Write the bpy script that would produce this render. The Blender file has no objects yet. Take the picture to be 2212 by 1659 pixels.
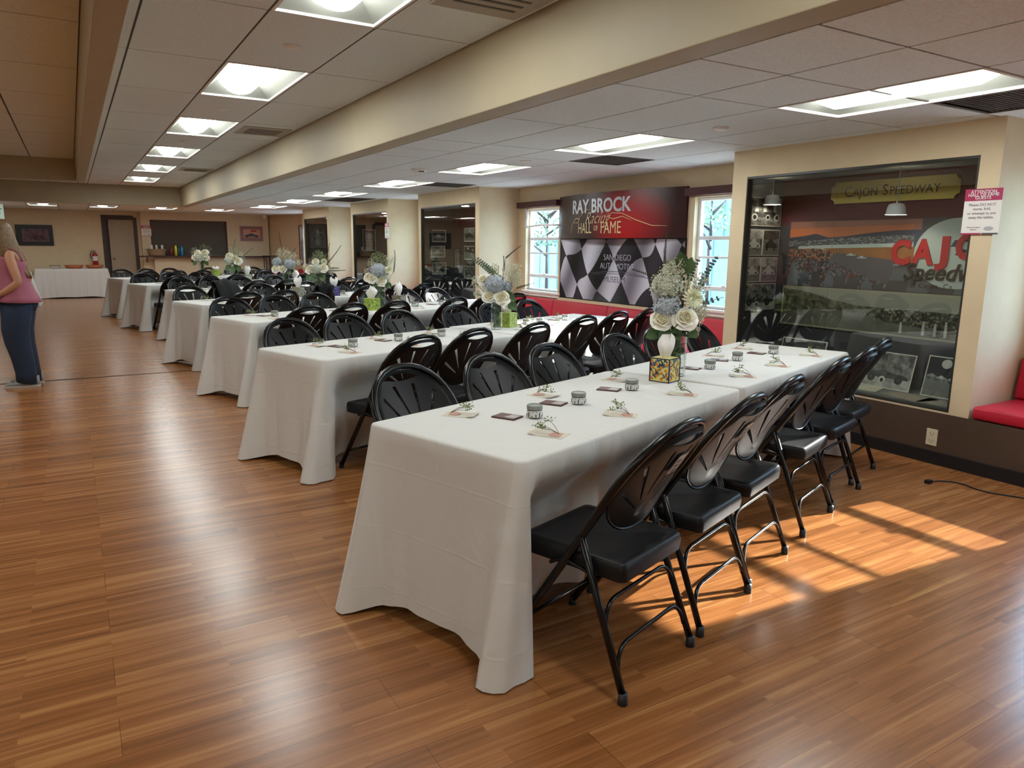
import bpy, bmesh, math, random
from mathutils import Vector, Matrix, Euler
C = bpy.context.scene.collection
PI = math.pi
R = math.radians
rnd = random.Random(7)

# ---------------------------------------------------------------- camera, world, sun, exposure
sc = bpy.context.scene
YAW, PIT, ROL = R(31.003), R(10.781), R(0.633)
fwd = Vector((math.sin(YAW)*math.cos(PIT), math.cos(YAW)*math.cos(PIT), -math.sin(PIT)))
rt0 = Vector((math.cos(YAW), -math.sin(YAW), 0)); up0 = rt0.cross(fwd)
rgt = rt0*math.cos(ROL)+up0*math.sin(ROL); upv = up0*math.cos(ROL)-rt0*math.sin(ROL)
cd = bpy.data.cameras.new('camera'); cam = bpy.data.objects.new('camera', cd); C.objects.link(cam)
cd.sensor_width = 36; cd.lens = 36*1564.25/2212; cd.clip_end = 200
cam.matrix_world = Matrix(((rgt.x, upv.x, -fwd.x, 0), (rgt.y, upv.y, -fwd.y, 0), (rgt.z, upv.z, -fwd.z, 1.45), (0, 0, 0, 1)))
sc.camera = cam
sc.view_settings.view_transform = 'Standard'; sc.view_settings.look = 'None'
sc.view_settings.gamma = 1; sc.view_settings.use_curve_mapping = False
sc.view_settings.exposure = 0.55
sc.cycles.use_denoising = True
sc.cycles.max_bounces = 8; sc.cycles.diffuse_bounces = 5; sc.cycles.glossy_bounces = 4
sc.cycles.transparent_max_bounces = 16; sc.cycles.sample_clamp_indirect = 6
sc.cycles.caustics_reflective = False; sc.cycles.caustics_refractive = False
w = bpy.data.worlds.new('sky'); sc.world = w; w.use_nodes = True
wn = w.node_tree.nodes; wl = w.node_tree.links
bg = wn['Background']; tcw = wn.new('ShaderNodeTexCoord'); sx = wn.new('ShaderNodeSeparateXYZ'); rp = wn.new('ShaderNodeValToRGB')
wl.new(tcw.outputs['Generated'], sx.inputs[0]); wl.new(sx.outputs['Z'], rp.inputs[0]); wl.new(rp.outputs[0], bg.inputs[0])
rp.color_ramp.elements[0].position = 0.0; rp.color_ramp.elements[0].color = (.42, .72, .86, 1)
rp.color_ramp.elements[1].position = .5; rp.color_ramp.elements[1].color = (.45, .66, .95, 1)
WORLD, SUN, TUBE = 11.0, 15.0, 17.5
bg.inputs[1].default_value = WORLD
sd = bpy.data.lights.new('sun', 'SUN'); sd.energy = SUN; sd.angle = R(.6); sd.color = (1, .93, .84)
so = bpy.data.objects.new('sun', sd); C.objects.link(so)
so.rotation_euler = Vector((1, -.0875, .5)).to_track_quat('Z', 'Y').to_euler(); so.location = (12, 2, 6)

# ---------------------------------------------------------------- materials
MATS = {}
def srgb(h):
    if isinstance(h, str):
        h = h.lstrip('#'); c = [int(h[i:i+2], 16)/255 for i in (0, 2, 4)]
    else: c = [v/255 for v in h]
    return tuple(v/12.92 if v <= .04045 else ((v+.055)/1.055)**2.4 for v in c)+(1,)
def mat(name, col, rough=.6, metal=0, spec=.5, bump=0, bscale=40, vary=0, vscale=8, emit=0, coat=0):
    """plain procedural material: noise-varied colour and noise bump"""
    if name in MATS: return MATS[name]
    m = bpy.data.materials.new(name); m.use_nodes = True; MATS[name] = m
    n = m.node_tree.nodes; l = m.node_tree.links; b = n['Principled BSDF']
    c = srgb(col); b.inputs['Base Color'].default_value = c
    b.inputs['Roughness'].default_value = rough; b.inputs['Metallic'].default_value = metal
    b.inputs['Specular IOR Level'].default_value = spec
    if coat: b.inputs['Coat Weight'].default_value = coat; b.inputs['Coat Roughness'].default_value = .08
    tc = n.new('ShaderNodeTexCoord')
    if vary:
        t = n.new('ShaderNodeTexNoise'); t.inputs['Scale'].default_value = vscale; t.inputs['Detail'].default_value = 4
        l.new(tc.outputs['Object'], t.inputs['Vector'])
        r = n.new('ShaderNodeValToRGB'); r.color_ramp.elements[0].position = .3; r.color_ramp.elements[1].position = .7
        r.color_ramp.elements[0].color = tuple(v*(1-vary) for v in c[:3])+(1,)
        r.color_ramp.elements[1].color = tuple(min(1, v*(1+vary)) for v in c[:3])+(1,)
        l.new(t.outputs[0], r.inputs[0]); l.new(r.outputs[0], b.inputs['Base Color'])
    if bump:
        t = n.new('ShaderNodeTexNoise'); t.inputs['Scale'].default_value = bscale; t.inputs['Detail'].default_value = 3
        l.new(tc.outputs['Object'], t.inputs['Vector'])
        bp = n.new('ShaderNodeBump'); bp.inputs['Strength'].default_value = bump; bp.inputs['Distance'].default_value = .004
        l.new(t.outputs[0], bp.inputs['Height']); l.new(bp.outputs[0], b.inputs['Normal'])
    if emit: b.inputs['Emission Color'].default_value = c; b.inputs['Emission Strength'].default_value = emit
    return m
def nodes(name):
    m = bpy.data.materials.new(name); m.use_nodes = True; MATS[name] = m
    return m, m.node_tree.nodes, m.node_tree.links, m.node_tree.nodes['Principled BSDF']
def glass_mat(name, tint=(1, 1, 1), refl=1.0, rough=0.0):
    m, n, l, b = nodes(name); n.remove(b)
    tr = n.new('ShaderNodeBsdfTransparent'); tr.inputs[0].default_value = tuple(tint)+(1,)
    gl = n.new('ShaderNodeBsdfGlossy'); gl.inputs['Roughness'].default_value = rough
    lw = n.new('ShaderNodeLayerWeight'); lw.inputs[0].default_value = .5   # Schlick reflectance, the same from both faces
    pw = n.new('ShaderNodeMath'); pw.operation = 'POWER'; pw.inputs[1].default_value = 5; l.new(lw.outputs['Facing'], pw.inputs[0])
    fr = n.new('ShaderNodeMath'); fr.operation = 'MULTIPLY_ADD'; fr.inputs[1].default_value = .96; fr.inputs[2].default_value = .04; l.new(pw.outputs[0], fr.inputs[0])
    mu = n.new('ShaderNodeMath'); mu.operation = 'MULTIPLY'; mu.inputs[1].default_value = refl; mu.use_clamp = True
    mx = n.new('ShaderNodeMixShader')
    l.new(fr.outputs[0], mu.inputs[0]); l.new(mu.outputs[0], mx.inputs[0]); l.new(tr.outputs[0], mx.inputs[1]); l.new(gl.outputs[0], mx.inputs[2])
    l.new(mx.outputs[0], n['Material Output'].inputs[0])
    return m
def floor_mat():
    m, n, l, b = nodes('laminate_floor')
    tc = n.new('ShaderNodeTexCoord')
    br = n.new('ShaderNodeTexBrick'); br.offset = .37; br.inputs['Scale'].default_value = 1
    br.inputs['Brick Width'].default_value = 1.22; br.inputs['Row Height'].default_value = .195
    br.inputs['Mortar Size'].default_value = .0006; br.inputs['Bias'].default_value = 0
    br.inputs['Color1'].default_value = (0, 0, 0, 1); br.inputs['Color2'].default_value = (1, 1, 1, 1); br.inputs['Mortar'].default_value = (.1, .1, .1, 1)
    l.new(tc.outputs['Object'], br.inputs['Vector'])
    b2 = n.new('ShaderNodeTexBrick'); b2.offset = .43; b2.inputs['Brick Width'].default_value = .61; b2.inputs['Row Height'].default_value = .065
    b2.inputs['Scale'].default_value = 1; b2.inputs['Mortar Size'].default_value = .0; b2.inputs['Color1'].default_value = (0, 0, 0, 1); b2.inputs['Color2'].default_value = (1, 1, 1, 1)
    l.new(tc.outputs['Object'], b2.inputs['Vector'])
    mp = n.new('ShaderNodeMapping'); mp.inputs['Scale'].default_value = (.5, 15, 1); l.new(tc.outputs['Object'], mp.inputs[0])
    # shift the grain from plank to plank
    ad = n.new('ShaderNodeVectorMath'); ad.operation = 'ADD'; l.new(mp.outputs[0], ad.inputs[0])
    sc3 = n.new('ShaderNodeVectorMath'); sc3.operation = 'SCALE'; sc3.inputs['Scale'].default_value = 7; l.new(b2.outputs['Color'], sc3.inputs[0]); l.new(sc3.outputs[0], ad.inputs[1])
    no = n.new('ShaderNodeTexNoise'); no.inputs['Scale'].default_value = 1.6; no.inputs['Detail'].default_value = 6; no.inputs['Roughness'].default_value = .62; no.inputs['Distortion'].default_value = .5
    l.new(ad.outputs[0], no.inputs['Vector'])
    m1 = n.new('ShaderNodeMath'); m1.operation = 'MULTIPLY_ADD'; m1.inputs[1].default_value = .08; l.new(br.outputs['Color'], m1.inputs[0]); l.new(no.outputs[0], m1.inputs[2])
    m2 = n.new('ShaderNodeMath'); m2.operation = 'MULTIPLY_ADD'; m2.inputs[1].default_value = .055; l.new(b2.outputs['Color'], m2.inputs[0]); l.new(m1.outputs[0], m2.inputs[2])
    cr = n.new('ShaderNodeValToRGB'); e = cr.color_ramp.elements
    e[0].position = .28; e[0].color = srgb('#5d391e'); e[1].position = .80; e[1].color = srgb('#b3824f')
    for p, c in ((.46, '#82512b'), (.60, '#966137')):
        q = e.new(p); q.color = srgb(c)
    l.new(m2.outputs[0], cr.inputs[0])
    mx = n.new('ShaderNodeMixRGB'); mx.blend_type = 'MIX'; l.new(br.outputs['Fac'], mx.inputs[0]); l.new(cr.outputs[0], mx.inputs[1]); mx.inputs[2].default_value = srgb('#3a1f10')
    l.new(mx.outputs[0], b.inputs['Base Color'])
    b.inputs['Roughness'].default_value = .25; b.inputs['Specular IOR Level'].default_value = .5
    bp = n.new('ShaderNodeBump'); bp.inputs['Strength'].default_value = .06; bp.inputs['Distance'].default_value = .001
    l.new(no.outputs[0], bp.inputs['Height']); l.new(bp.outputs[0], b.inputs['Normal'])
    return m
def cloth_mat():
    m, n, l, b = nodes('white_tablecloth')
    b.inputs['Base Color'].default_value = srgb('#d0cfcb'); b.inputs['Roughness'].default_value = .85; b.inputs['Specular IOR Level'].default_value = .2
    b.inputs['Sheen Weight'].default_value = .15
    tc = n.new('ShaderNodeTexCoord')
    se = n.new('ShaderNodeSeparateXYZ'); l.new(tc.outputs['Object'], se.inputs[0])
    def crease(out, freq, off, width):
        a = n.new('ShaderNodeMath'); a.operation = 'MULTIPLY_ADD'; a.inputs[1].default_value = freq; a.inputs[2].default_value = off; l.new(out, a.inputs[0])
        f = n.new('ShaderNodeMath'); f.operation = 'FRACT'; l.new(a.outputs[0], f.inputs[0])
        s = n.new('ShaderNodeMath'); s.operation = 'SUBTRACT'; s.inputs[1].default_value = .5; l.new(f.outputs[0], s.inputs[0])
        ab = n.new('ShaderNodeMath'); ab.operation = 'ABSOLUTE'; l.new(s.outputs[0], ab.inputs[0])
        mr = n.new('ShaderNodeMapRange'); mr.inputs[1].default_value = 0; mr.inputs[2].default_value = width; mr.inputs[3].default_value = 1; mr.inputs[4].default_value = 0
        mr.interpolation_type = 'SMOOTHSTEP'
        l.new(ab.outputs[0], mr.inputs[0]); return mr.outputs[0]
    k = [crease(se.outputs['Z'], 1/.245, .051, .03), crease(se.outputs['Y'], 1/.37, .5, .03), crease(se.outputs['X'], 1/.46, .5, .022)]
    a1 = n.new('ShaderNodeMath'); a1.operation = 'MULTIPLY_ADD'; a1.inputs[1].default_value = .45; l.new(k[0], a1.inputs[0]); l.new(k[1], a1.inputs[2])
    a2 = n.new('ShaderNodeMath'); a2.operation = 'ADD'; l.new(a1.outputs[0], a2.inputs[0]); l.new(k[2], a2.inputs[1])
    no = n.new('ShaderNodeTexNoise'); no.inputs['Scale'].default_value = 3.5; no.inputs['Detail'].default_value = 3; no.inputs['Distortion'].default_value = 1.2
    l.new(tc.outputs['Object'], no.inputs['Vector'])
    a3 = n.new('ShaderNodeMath'); a3.operation = 'MULTIPLY_ADD'; a3.inputs[1].default_value = .17; l.new(a2.outputs[0], a3.inputs[0]); l.new(no.outputs[0], a3.inputs[2])
    bp = n.new('ShaderNodeBump'); bp.inputs['Strength'].default_value = .55; bp.inputs['Distance'].default_value = .012
    l.new(a3.outputs[0], bp.inputs['Height']); l.new(bp.outputs[0], b.inputs['Normal'])
    return m
def photo_mat(name, dark, light, scale=6, stretch=(1, 1, 1), mid=.5, rough=.35):
    """old photograph print: grain and blotches between two tones"""
    if name in MATS: return MATS[name]
    m, n, l, b = nodes(name); tc = n.new('ShaderNodeTexCoord'); mp = n.new('ShaderNodeMapping'); mp.inputs['Scale'].default_value = stretch
    l.new(tc.outputs['Object'], mp.inputs[0])
    no = n.new('ShaderNodeTexNoise'); no.inputs['Scale'].default_value = scale; no.inputs['Detail'].default_value = 7; no.inputs['Roughness'].default_value = .68
    l.new(mp.outputs[0], no.inputs['Vector']); r = n.new('ShaderNodeValToRGB')
    r.color_ramp.elements[0].position = mid-.12; r.color_ramp.elements[0].color = srgb(dark)
    r.color_ramp.elements[1].position = mid+.14; r.color_ramp.elements[1].color = srgb(light)
    l.new(no.outputs[0], r.inputs[0]); l.new(r.outputs[0], b.inputs['Base Color']); b.inputs['Roughness'].default_value = rough
    return m
def crowd_mat(name, cols, scale, rough=.5, stretch=(1, 1, 1)):
    if name in MATS: return MATS[name]
    m, n, l, b = nodes(name); tc = n.new('ShaderNodeTexCoord'); mp = n.new('ShaderNodeMapping'); mp.inputs['Scale'].default_value = stretch
    l.new(tc.outputs['Object'], mp.inputs[0])
    v = n.new('ShaderNodeTexVoronoi'); v.inputs['Scale'].default_value = scale; l.new(mp.outputs[0], v.inputs['Vector'])
    s = n.new('ShaderNodeSeparateColor'); l.new(v.outputs['Color'], s.inputs[0])
    r = n.new('ShaderNodeValToRGB'); r.color_ramp.interpolation = 'CONSTANT'; e = r.color_ramp.elements
    e[0].color = srgb(cols[0]); e[1].position = 1/len(cols); e[1].color = srgb(cols[1])
    for i, c in enumerate(cols[2:]):
        q = e.new((i+2)/len(cols)); q.color = srgb(c)
    l.new(s.outputs[0], r.inputs[0]); l.new(r.outputs[0], b.inputs['Base Color']); b.inputs['Roughness'].default_value = rough
    return m
M_FLOOR = floor_mat(); M_CLOTH = cloth_mat()
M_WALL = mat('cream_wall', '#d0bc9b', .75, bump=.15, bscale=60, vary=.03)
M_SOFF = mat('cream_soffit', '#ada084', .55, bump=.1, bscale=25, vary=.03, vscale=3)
M_TILE = mat('ceiling_tile', '#dfe6e8', .9, bump=.6, bscale=170, vary=.07, vscale=60)
M_GRID = mat('ceiling_grid', '#4c443d', .7)
M_BROWN = mat('brown_wainscot', '#4b382b', .6, vary=.05)
M_BASE = mat('black_baseboard', '#17161a', .45)
M_WHITE = mat('white_paint', '#e8e4de', .45)
M_RED = mat('red_vinyl', '#b4152f', .5, bump=.1, bscale=30)
M_WOOD = mat('dark_wood', '#3a231b', .45, vary=.12, vscale=6)
M_BLK = mat('black_gloss_enamel', '#070709', .27, spec=.4)
M_SEAT = mat('black_seat_plastic', '#101114', .45, spec=.35, bump=.06, bscale=300)
M_BACK = mat('black_back_plastic', '#0b0c0f', .42, spec=.26)
M_GLASS = glass_mat('window_glass', (.96, .99, 1), .8)
M_CASEG = glass_mat('case_glass', (.95, .97, .96), 1.7)
M_VASE = glass_mat('vase_glass', (.96, .985, .97), 1.8, .03)
M_LAMP = mat('lamp_diffuser', '#f4faf8', .5, emit=TUBE)
M_LAMPF = mat('far_lamp_diffuser', '#f4f6f4', .5, emit=8)
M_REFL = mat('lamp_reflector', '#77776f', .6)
M_METAL = mat('brushed_metal', '#9a9a98', .35, metal=1)
M_LEAF = mat('dark_green_leaf', '#4a663c', .45, vary=.25, vscale=20)
M_STEM = mat('green_stem', '#5a7040', .5, vary=.2, vscale=30)
M_EUC = mat('grey_green_leaf', '#6d7d6a', .6, vary=.2, vscale=40)
M_DEUC = mat('dark_spike_leaf', '#4a5140', .6, vary=.2, vscale=40)
M_PAPER = mat('white_paper', '#dcd7d2', .8)

# ---------------------------------------------------------------- mesh helpers
def BM(): return bmesh.new()
def finish(bm, name, m, smooth):
    me = bpy.data.meshes.new(name); bm.to_mesh(me); bm.free()
    for x in (m if isinstance(m, (list, tuple)) else [m]): me.materials.append(x)
    if smooth:
        for p in me.polygons: p.use_smooth = True
    return me
def obj(name, bm, m, parent=None, smooth=False, loc=None, rot=None, bevel=0, kind=None, auto=0):
    me = finish(bm, name, m, smooth or auto) if isinstance(bm, bmesh.types.BMesh) else bm
    o = bpy.data.objects.new(name, me); C.objects.link(o)
    if parent: o.parent = parent
    if loc is not None: o.location = loc
    if rot is not None: o.rotation_euler = rot
    if bevel:
        b = o.modifiers.new('bevel', 'BEVEL'); b.width = bevel; b.segments = 2; b.limit_method = 'ANGLE'; b.angle_limit = R(35)
    if kind: o['kind'] = kind
    return o
def sharp(me, ang=40):
    me.set_sharp_from_angle(angle=R(ang)); return me
def box(bm, lo, hi, mi=0):
    vs = [bm.verts.new((x, y, z)) for z in (lo[2], hi[2]) for y in (lo[1], hi[1]) for x in (lo[0], hi[0])]
    for f in ((0, 2, 3, 1), (4, 5, 7, 6), (0, 1, 5, 4), (2, 6, 7, 3), (0, 4, 6, 2), (1, 3, 7, 5)):
        fc = bm.faces.new([vs[i] for i in f]); fc.material_index = mi
    return vs
def tube(bm, pts, r, seg=8, cap=True, mi=0):
    pts = [Vector(p) for p in pts]; rings = []; prev = None
    for i, p in enumerate(pts):
        d = (pts[min(i+1, len(pts)-1)]-pts[max(i-1, 0)]).normalized()
        if prev is None: a = d.orthogonal().normalized()
        else:
            a = prev-d*prev.dot(d); a = a.normalized() if a.length > 1e-6 else d.orthogonal().normalized()
        prev = a; b = d.cross(a); rr = r[i] if isinstance(r, (list, tuple)) else r
        rings.append([bm.verts.new(p+(a*math.cos(2*PI*k/seg)+b*math.sin(2*PI*k/seg))*rr) for k in range(seg)])
    for i in range(len(rings)-1):
        for k in range(seg):
            f = bm.faces.new((rings[i][k], rings[i][(k+1) % seg], rings[i+1][(k+1) % seg], rings[i+1][k])); f.material_index = mi
    if cap:
        f = bm.faces.new(rings[0][::-1]); f.material_index = mi; f = bm.faces.new(rings[-1]); f.material_index = mi
def lathe(bm, prof, seg=16, c=(0, 0, 0), cap=(True, True), mi=0):
    rings = [[bm.verts.new((c[0]+r*math.cos(2*PI*k/seg), c[1]+r*math.sin(2*PI*k/seg), c[2]+z)) for k in range(seg)] for r, z in prof]
    for i in range(len(rings)-1):
        for k in range(seg):
            f = bm.faces.new((rings[i][k], rings[i][(k+1) % seg], rings[i+1][(k+1) % seg], rings[i+1][k])); f.material_index = mi
    if cap[0]: f = bm.faces.new(rings[0][::-1]); f.material_index = mi
    if cap[1]: f = bm.faces.new(rings[-1]); f.material_index = mi
def prism(bm, pts, z0, z1, mi=0):
    """polygon in xy, from z0 to z1"""
    a = [bm.verts.new((p[0], p[1], z0)) for p in pts]; b = [bm.verts.new((p[0], p[1], z1)) for p in pts]; n = len(pts)
    fs = [bm.faces.new(a[::-1]), bm.faces.new(b)]+[bm.faces.new((a[i], a[(i+1) % n], b[(i+1) % n], b[i])) for i in range(n)]
    for f in fs: f.material_index = mi
def loft(bm, secs, seg=20, cap=True, mi=0):
    """secs: (cx, cy, z, rx, ry[, wav])"""
    rings = []
    for s in secs:
        wv = s[5] if len(s) > 5 else 0
        rings.append([bm.verts.new((s[0]+s[3]*(1+wv*math.sin(k*2*PI/seg*5))*math.cos(2*PI*k/seg), s[1]+s[4]*(1+wv*math.sin(k*2*PI/seg*5))*math.sin(2*PI*k/seg), s[2])) for k in range(seg)])
    for i in range(len(rings)-1):
        for k in range(seg):
            f = bm.faces.new((rings[i][k], rings[i][(k+1) % seg], rings[i+1][(k+1) % seg], rings[i+1][k])); f.material_index = mi
    if cap: bm.faces.new(rings[0][::-1]); bm.faces.new(rings[-1])
def tag(o, label=None, cat=None, group=None, kind=None):
    if label: o['label'] = label
    if cat: o['category'] = cat
    if group: o['group'] = group
    if kind: o['kind'] = kind
    return o
def thing(name, label, cat, loc=(0, 0, 0), rotz=0, group=None, mtx=None):
    o = bpy.data.objects.new(name, None); C.objects.link(o); o.empty_display_size = .1
    if mtx is not None: o.matrix_world = mtx
    else: o.location = loc; o.rotation_euler = (0, 0, rotz)
    return tag(o, label, cat, group)
def dup(root, label=None, group=None, loc=None, rotz=None, kids=None):
    KIDS = kids or [c for c in root.children]
    r = root.copy(); C.objects.link(r)
    if loc is not None: r.location = loc
    if rotz is not None: r.rotation_euler = (0, 0, rotz)
    tag(r, label, None, group)
    for ch in KIDS:
        c = ch.copy(); C.objects.link(c); c.parent = r
        for g in ch.children:
            d = g.copy(); C.objects.link(d); d.parent = c
    return r
def wallR(x, y, z):   # frame on a wall that faces the room (-X): u = -Y, v = up, w = out
    return Matrix(((0, 0, -1, x), (-1, 0, 0, y), (0, 1, 0, z), (0, 0, 0, 1)))
def wallF(x, y, z):   # frame on a wall that faces -Y: u = +X, v = up, w = out
    return Matrix(((1, 0, 0, x), (0, 0, -1, y), (0, 1, 0, z), (0, 0, 0, 1)))
def wallA(x, y, z, ang):   # like wallF but turned about z by ang
    return Matrix.Translation((x, y, z)) @ Matrix.Rotation(ang, 4, 'Z') @ wallF(0, 0, 0)
def holed(bm, u0, u1, v0, v1, w0, w1, holes, f):
    """slab u,v,w with rectangular holes; f maps (u,v,w)->xyz"""
    us = sorted({u0, u1, *[h[0] for h in holes], *[h[1] for h in holes]}); vs = sorted({v0, v1, *[h[2] for h in holes], *[h[3] for h in holes]})
    us = [u for u in us if u0 <= u <= u1]; vs = [v for v in vs if v0 <= v <= v1]
    for i in range(len(us)-1):
        runs = []; 
        for j in range(len(vs)-1):
            mu, mv = (us[i]+us[i+1])/2, (vs[j]+vs[j+1])/2
            if any(h[0] < mu < h[1] and h[2] < mv < h[3] for h in holes): continue
            if runs and abs(runs[-1][1]-vs[j]) < 1e-6: runs[-1][1] = vs[j+1]
            else: runs.append([vs[j], vs[j+1]])
        for a, b in runs:
            p, q = f(us[i], a, w0), f(us[i+1], b, w1)
            box(bm, [min(p[k], q[k]) for k in range(3)], [max(p[k], q[k]) for k in range(3)])
def text_mesh(s, size, shear=0, spacing=1, align='CENTER', bold=0, sx=1.0, ext=.0006, line=1.0):
    c = bpy.data.curves.new('t', 'FONT'); c.body = s; c.size = size; c.align_x = align; c.align_y = 'CENTER'; c.shear = shear
    c.space_character = spacing; c.offset = bold; c.extrude = ext; c.space_line = line; c.resolution_u = 3
    o = bpy.data.objects.new('t', c); C.objects.link(o); bpy.context.view_layer.update()
    me = bpy.data.meshes.new_from_object(o.evaluated_get(bpy.context.evaluated_depsgraph_get()))
    bpy.data.objects.remove(o); bpy.data.curves.remove(c)
    for v in me.vertices: v.co.x *= sx
    return me
def text(parent, s, size, loc, m, name='lettering', fn=None, **k):
    me = text_mesh(s, size, **k); me.materials.clear(); me.materials.append(m); me.name = name
    if fn:
        for v in me.vertices: v.co = fn(v.co+Vector(loc))
        return obj(name, me, m, parent)
    return obj(name, me, m, parent, loc=loc)
ORD = ['nearest', 'second', 'third', 'fourth', 'fifth', 'sixth', 'farthest']
NTH = ['first', 'second', 'third', 'fourth', 'fifth', 'sixth']

# ---------------------------------------------------------------- the room
ZR, ZC, ZL = 2.27, 2.70, 2.56
def struct(name, fn, m, **k):
    bm = BM(); fn(bm); return obj(name, bm, m, kind='structure', **k)
struct('floor', lambda b: box(b, (-4.6, -3.6, -.1), (6.2, 23.2, 0)), M_FLOOR)
struct('trim_1', lambda b: box(b, (-4.5, 8.945, 0), (1.2, 8.962, .004)), mat('floor_seam_strip', '#1d120c', .5))
struct('ceiling_slab', lambda b: box(b, (-4.6, -3.6, 2.95), (6.2, 23.2, 3.05)), M_GRID)
WINS = [(-2.0, -1.2), (1.48, 2.25), (4.87, 5.7), (8.2, 9.03), (11.65, 12.45), (15.2, 16.0), (19.0, 19.8), (20.1, 20.9)]
WZ0, WZ1 = .83, 1.97
struct('wall_right', lambda b: holed(b, -3.6, 23.0, 0, 2.95, 5.65, 5.77, [(a, c, WZ0, WZ1) for a, c in WINS], lambda u, v, w_: (w_, u, v)), M_WALL)
DOOR = (.80, 1.56)
struct('wall_far', lambda b: (holed(b, -4.6, 5.1, 0, 2.95, 22.9, 23.05, [(DOOR[0], DOOR[1], -.01, 2.11)], lambda u, v, w_: (u, w_, v)),
       prism(b, [(5.1, 22.9), (5.65, 21.3), (5.65, 23.05), (5.1, 23.05)], 0, 2.95)), M_WALL)
struct('wall_behind_door', lambda b: box(b, (.6, 23.05, 0), (1.8, 23.12, 2.95)), M_WALL)
struct('wall_bar', lambda b: (holed(b, 1.69, 5.1, 0, ZR, 22.72, 22.9, [(1.92, 3.93, 1.08, 2.06)], lambda u, v, w_: (u, w_, v)),
       box(b, (1.95, 22.55, 0), (4.95, 22.72, 1.082))), M_WALL)
struct('wall_left', lambda b: box(b, (-4.6, -3.6, 0), (-4.5, 23.05, 2.95)), M_WALL)
struct('wall_back', lambda b: box(b, (-4.5, -3.6, 0), (5.65, -3.5, 2.95)), M_WALL)
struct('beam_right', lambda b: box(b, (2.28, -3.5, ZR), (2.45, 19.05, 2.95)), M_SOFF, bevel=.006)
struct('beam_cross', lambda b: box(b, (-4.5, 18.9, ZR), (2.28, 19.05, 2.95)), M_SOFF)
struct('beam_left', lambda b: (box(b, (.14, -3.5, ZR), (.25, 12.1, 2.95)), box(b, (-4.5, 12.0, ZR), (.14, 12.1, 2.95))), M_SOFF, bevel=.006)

def ceiling(name, xs, ys, z, skips):
    bm = BM(); g = .007
    for i in range(len(xs)-1):
        for j in range(len(ys)-1):
            cx, cy = (xs[i]+xs[i+1])/2, (ys[j]+ys[j+1])/2
            if any(s[0] < cx < s[1] and s[2] < cy < s[3] for s in skips): continue
            box(bm, (xs[i]+g, ys[j]+g, z), (xs[i+1]-g, ys[j+1]-g, z+.015))
    for x in xs: box(bm, (x-.009, ys[0], z+.005), (x+.009, ys[-1], z+.012), 1)
    for y in ys: box(bm, (xs[0], y-.009, z+.0045), (xs[-1], y+.009, z+.0115), 1)
    obj(name, bm, [M_TILE, M_GRID], kind='structure')
xsR = [2.45, 3.02, 3.63, 4.24, 4.85, 5.65]
ysR = [-3.5, -2.86, -1.67, -.48, .71, 1.90, 2.5, 3.09, 4.28, 5.45, 6.05, 6.65, 7.8, 9.05, 9.65, 10.3, 11.6, 12.9, 14.2, 15.5, 16.8, 18.1, 19.6, 20.8, 22, 23]
LR = [(-.48, .71), (1.90, 3.09), (4.28, 5.45), (6.65, 7.8), (9.05, 10.3), (11.6, 12.9), (14.2, 15.5), (16.8, 18.1)]
VR = [(1.90, 2.5), (5.45, 6.05), (9.05, 9.65), (12.9, 14.2)]
lightsR = [(3.63, 4.24, a, b) for a, b in LR]+[(3.02, 3.63, 19.6, 20.8)]
ventsR = [(4.24, 4.85, a, b) for a, b in VR[:3]]+[(4.24, 4.85, 12.9, 14.2)]
ceiling('ceiling_right', xsR, ysR, ZR, lightsR+ventsR)
xsC = [.25, .43, 1.04, 1.65, 2.28]; ysC = [-3.5]+[4.345+1.33*k for k in range(-5, 11)]+[18.9]
lightsC = [(1.04, 1.65, 4.345+1.33*k, 4.345+1.33*(k+1)) for k in (-3, -1, 1, 3, 5, 7, 9)]
gr = (1.65, 2.28, 4.345-1.33, 4.345); gr2 = (1.65, 2.28, 4.345+1.33*3, 4.345+1.33*4)
ceiling('ceiling_center', xsC, ysC, ZC, lightsC)
LL = [(-3.5, -2.3), (-1.1, .1), (1.2, 2.3), (3.5, 4.6), (5.8, 6.9), (8.1, 9.3)]
ceiling('ceiling_left', [-4.5, -3.7, -3.1, -2.5, -1.9, -1.28, -.98, -.37, .14], [-3.5, -2.3, -1.1, .1, 1.2, 2.3, 3.5, 4.6, 5.8, 6.9, 8.1, 9.3, 10.5, 12.0], ZL, [(-2.5, -1.9, a, b) for a, b in LL])
ceiling('ceiling_cross', [-4.5, -3.9, -2.7, -1.5, -.3, .25], [12.1, 13.4, 14.7, 16.0, 17.3, 18.9], ZC, [])
lightsF = [(-3.22, -2.62, 19.6, 20.8), (-2.0, -1.4, 19.6, 20.8), (-.78, -.18, 19.6, 20.8), (.44, 1.04, 19.6, 20.8), (1.72, 2.32, 19.6, 20.8)]
ceiling('ceiling_far', [-4.5, -3.22, -2.62, -2.0, -1.4, -.78, -.18, .44, 1.04, 1.72, 2.32, 2.45], [19.05, 19.6, 20.8, 22, 22.9], ZR, lightsF)

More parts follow.
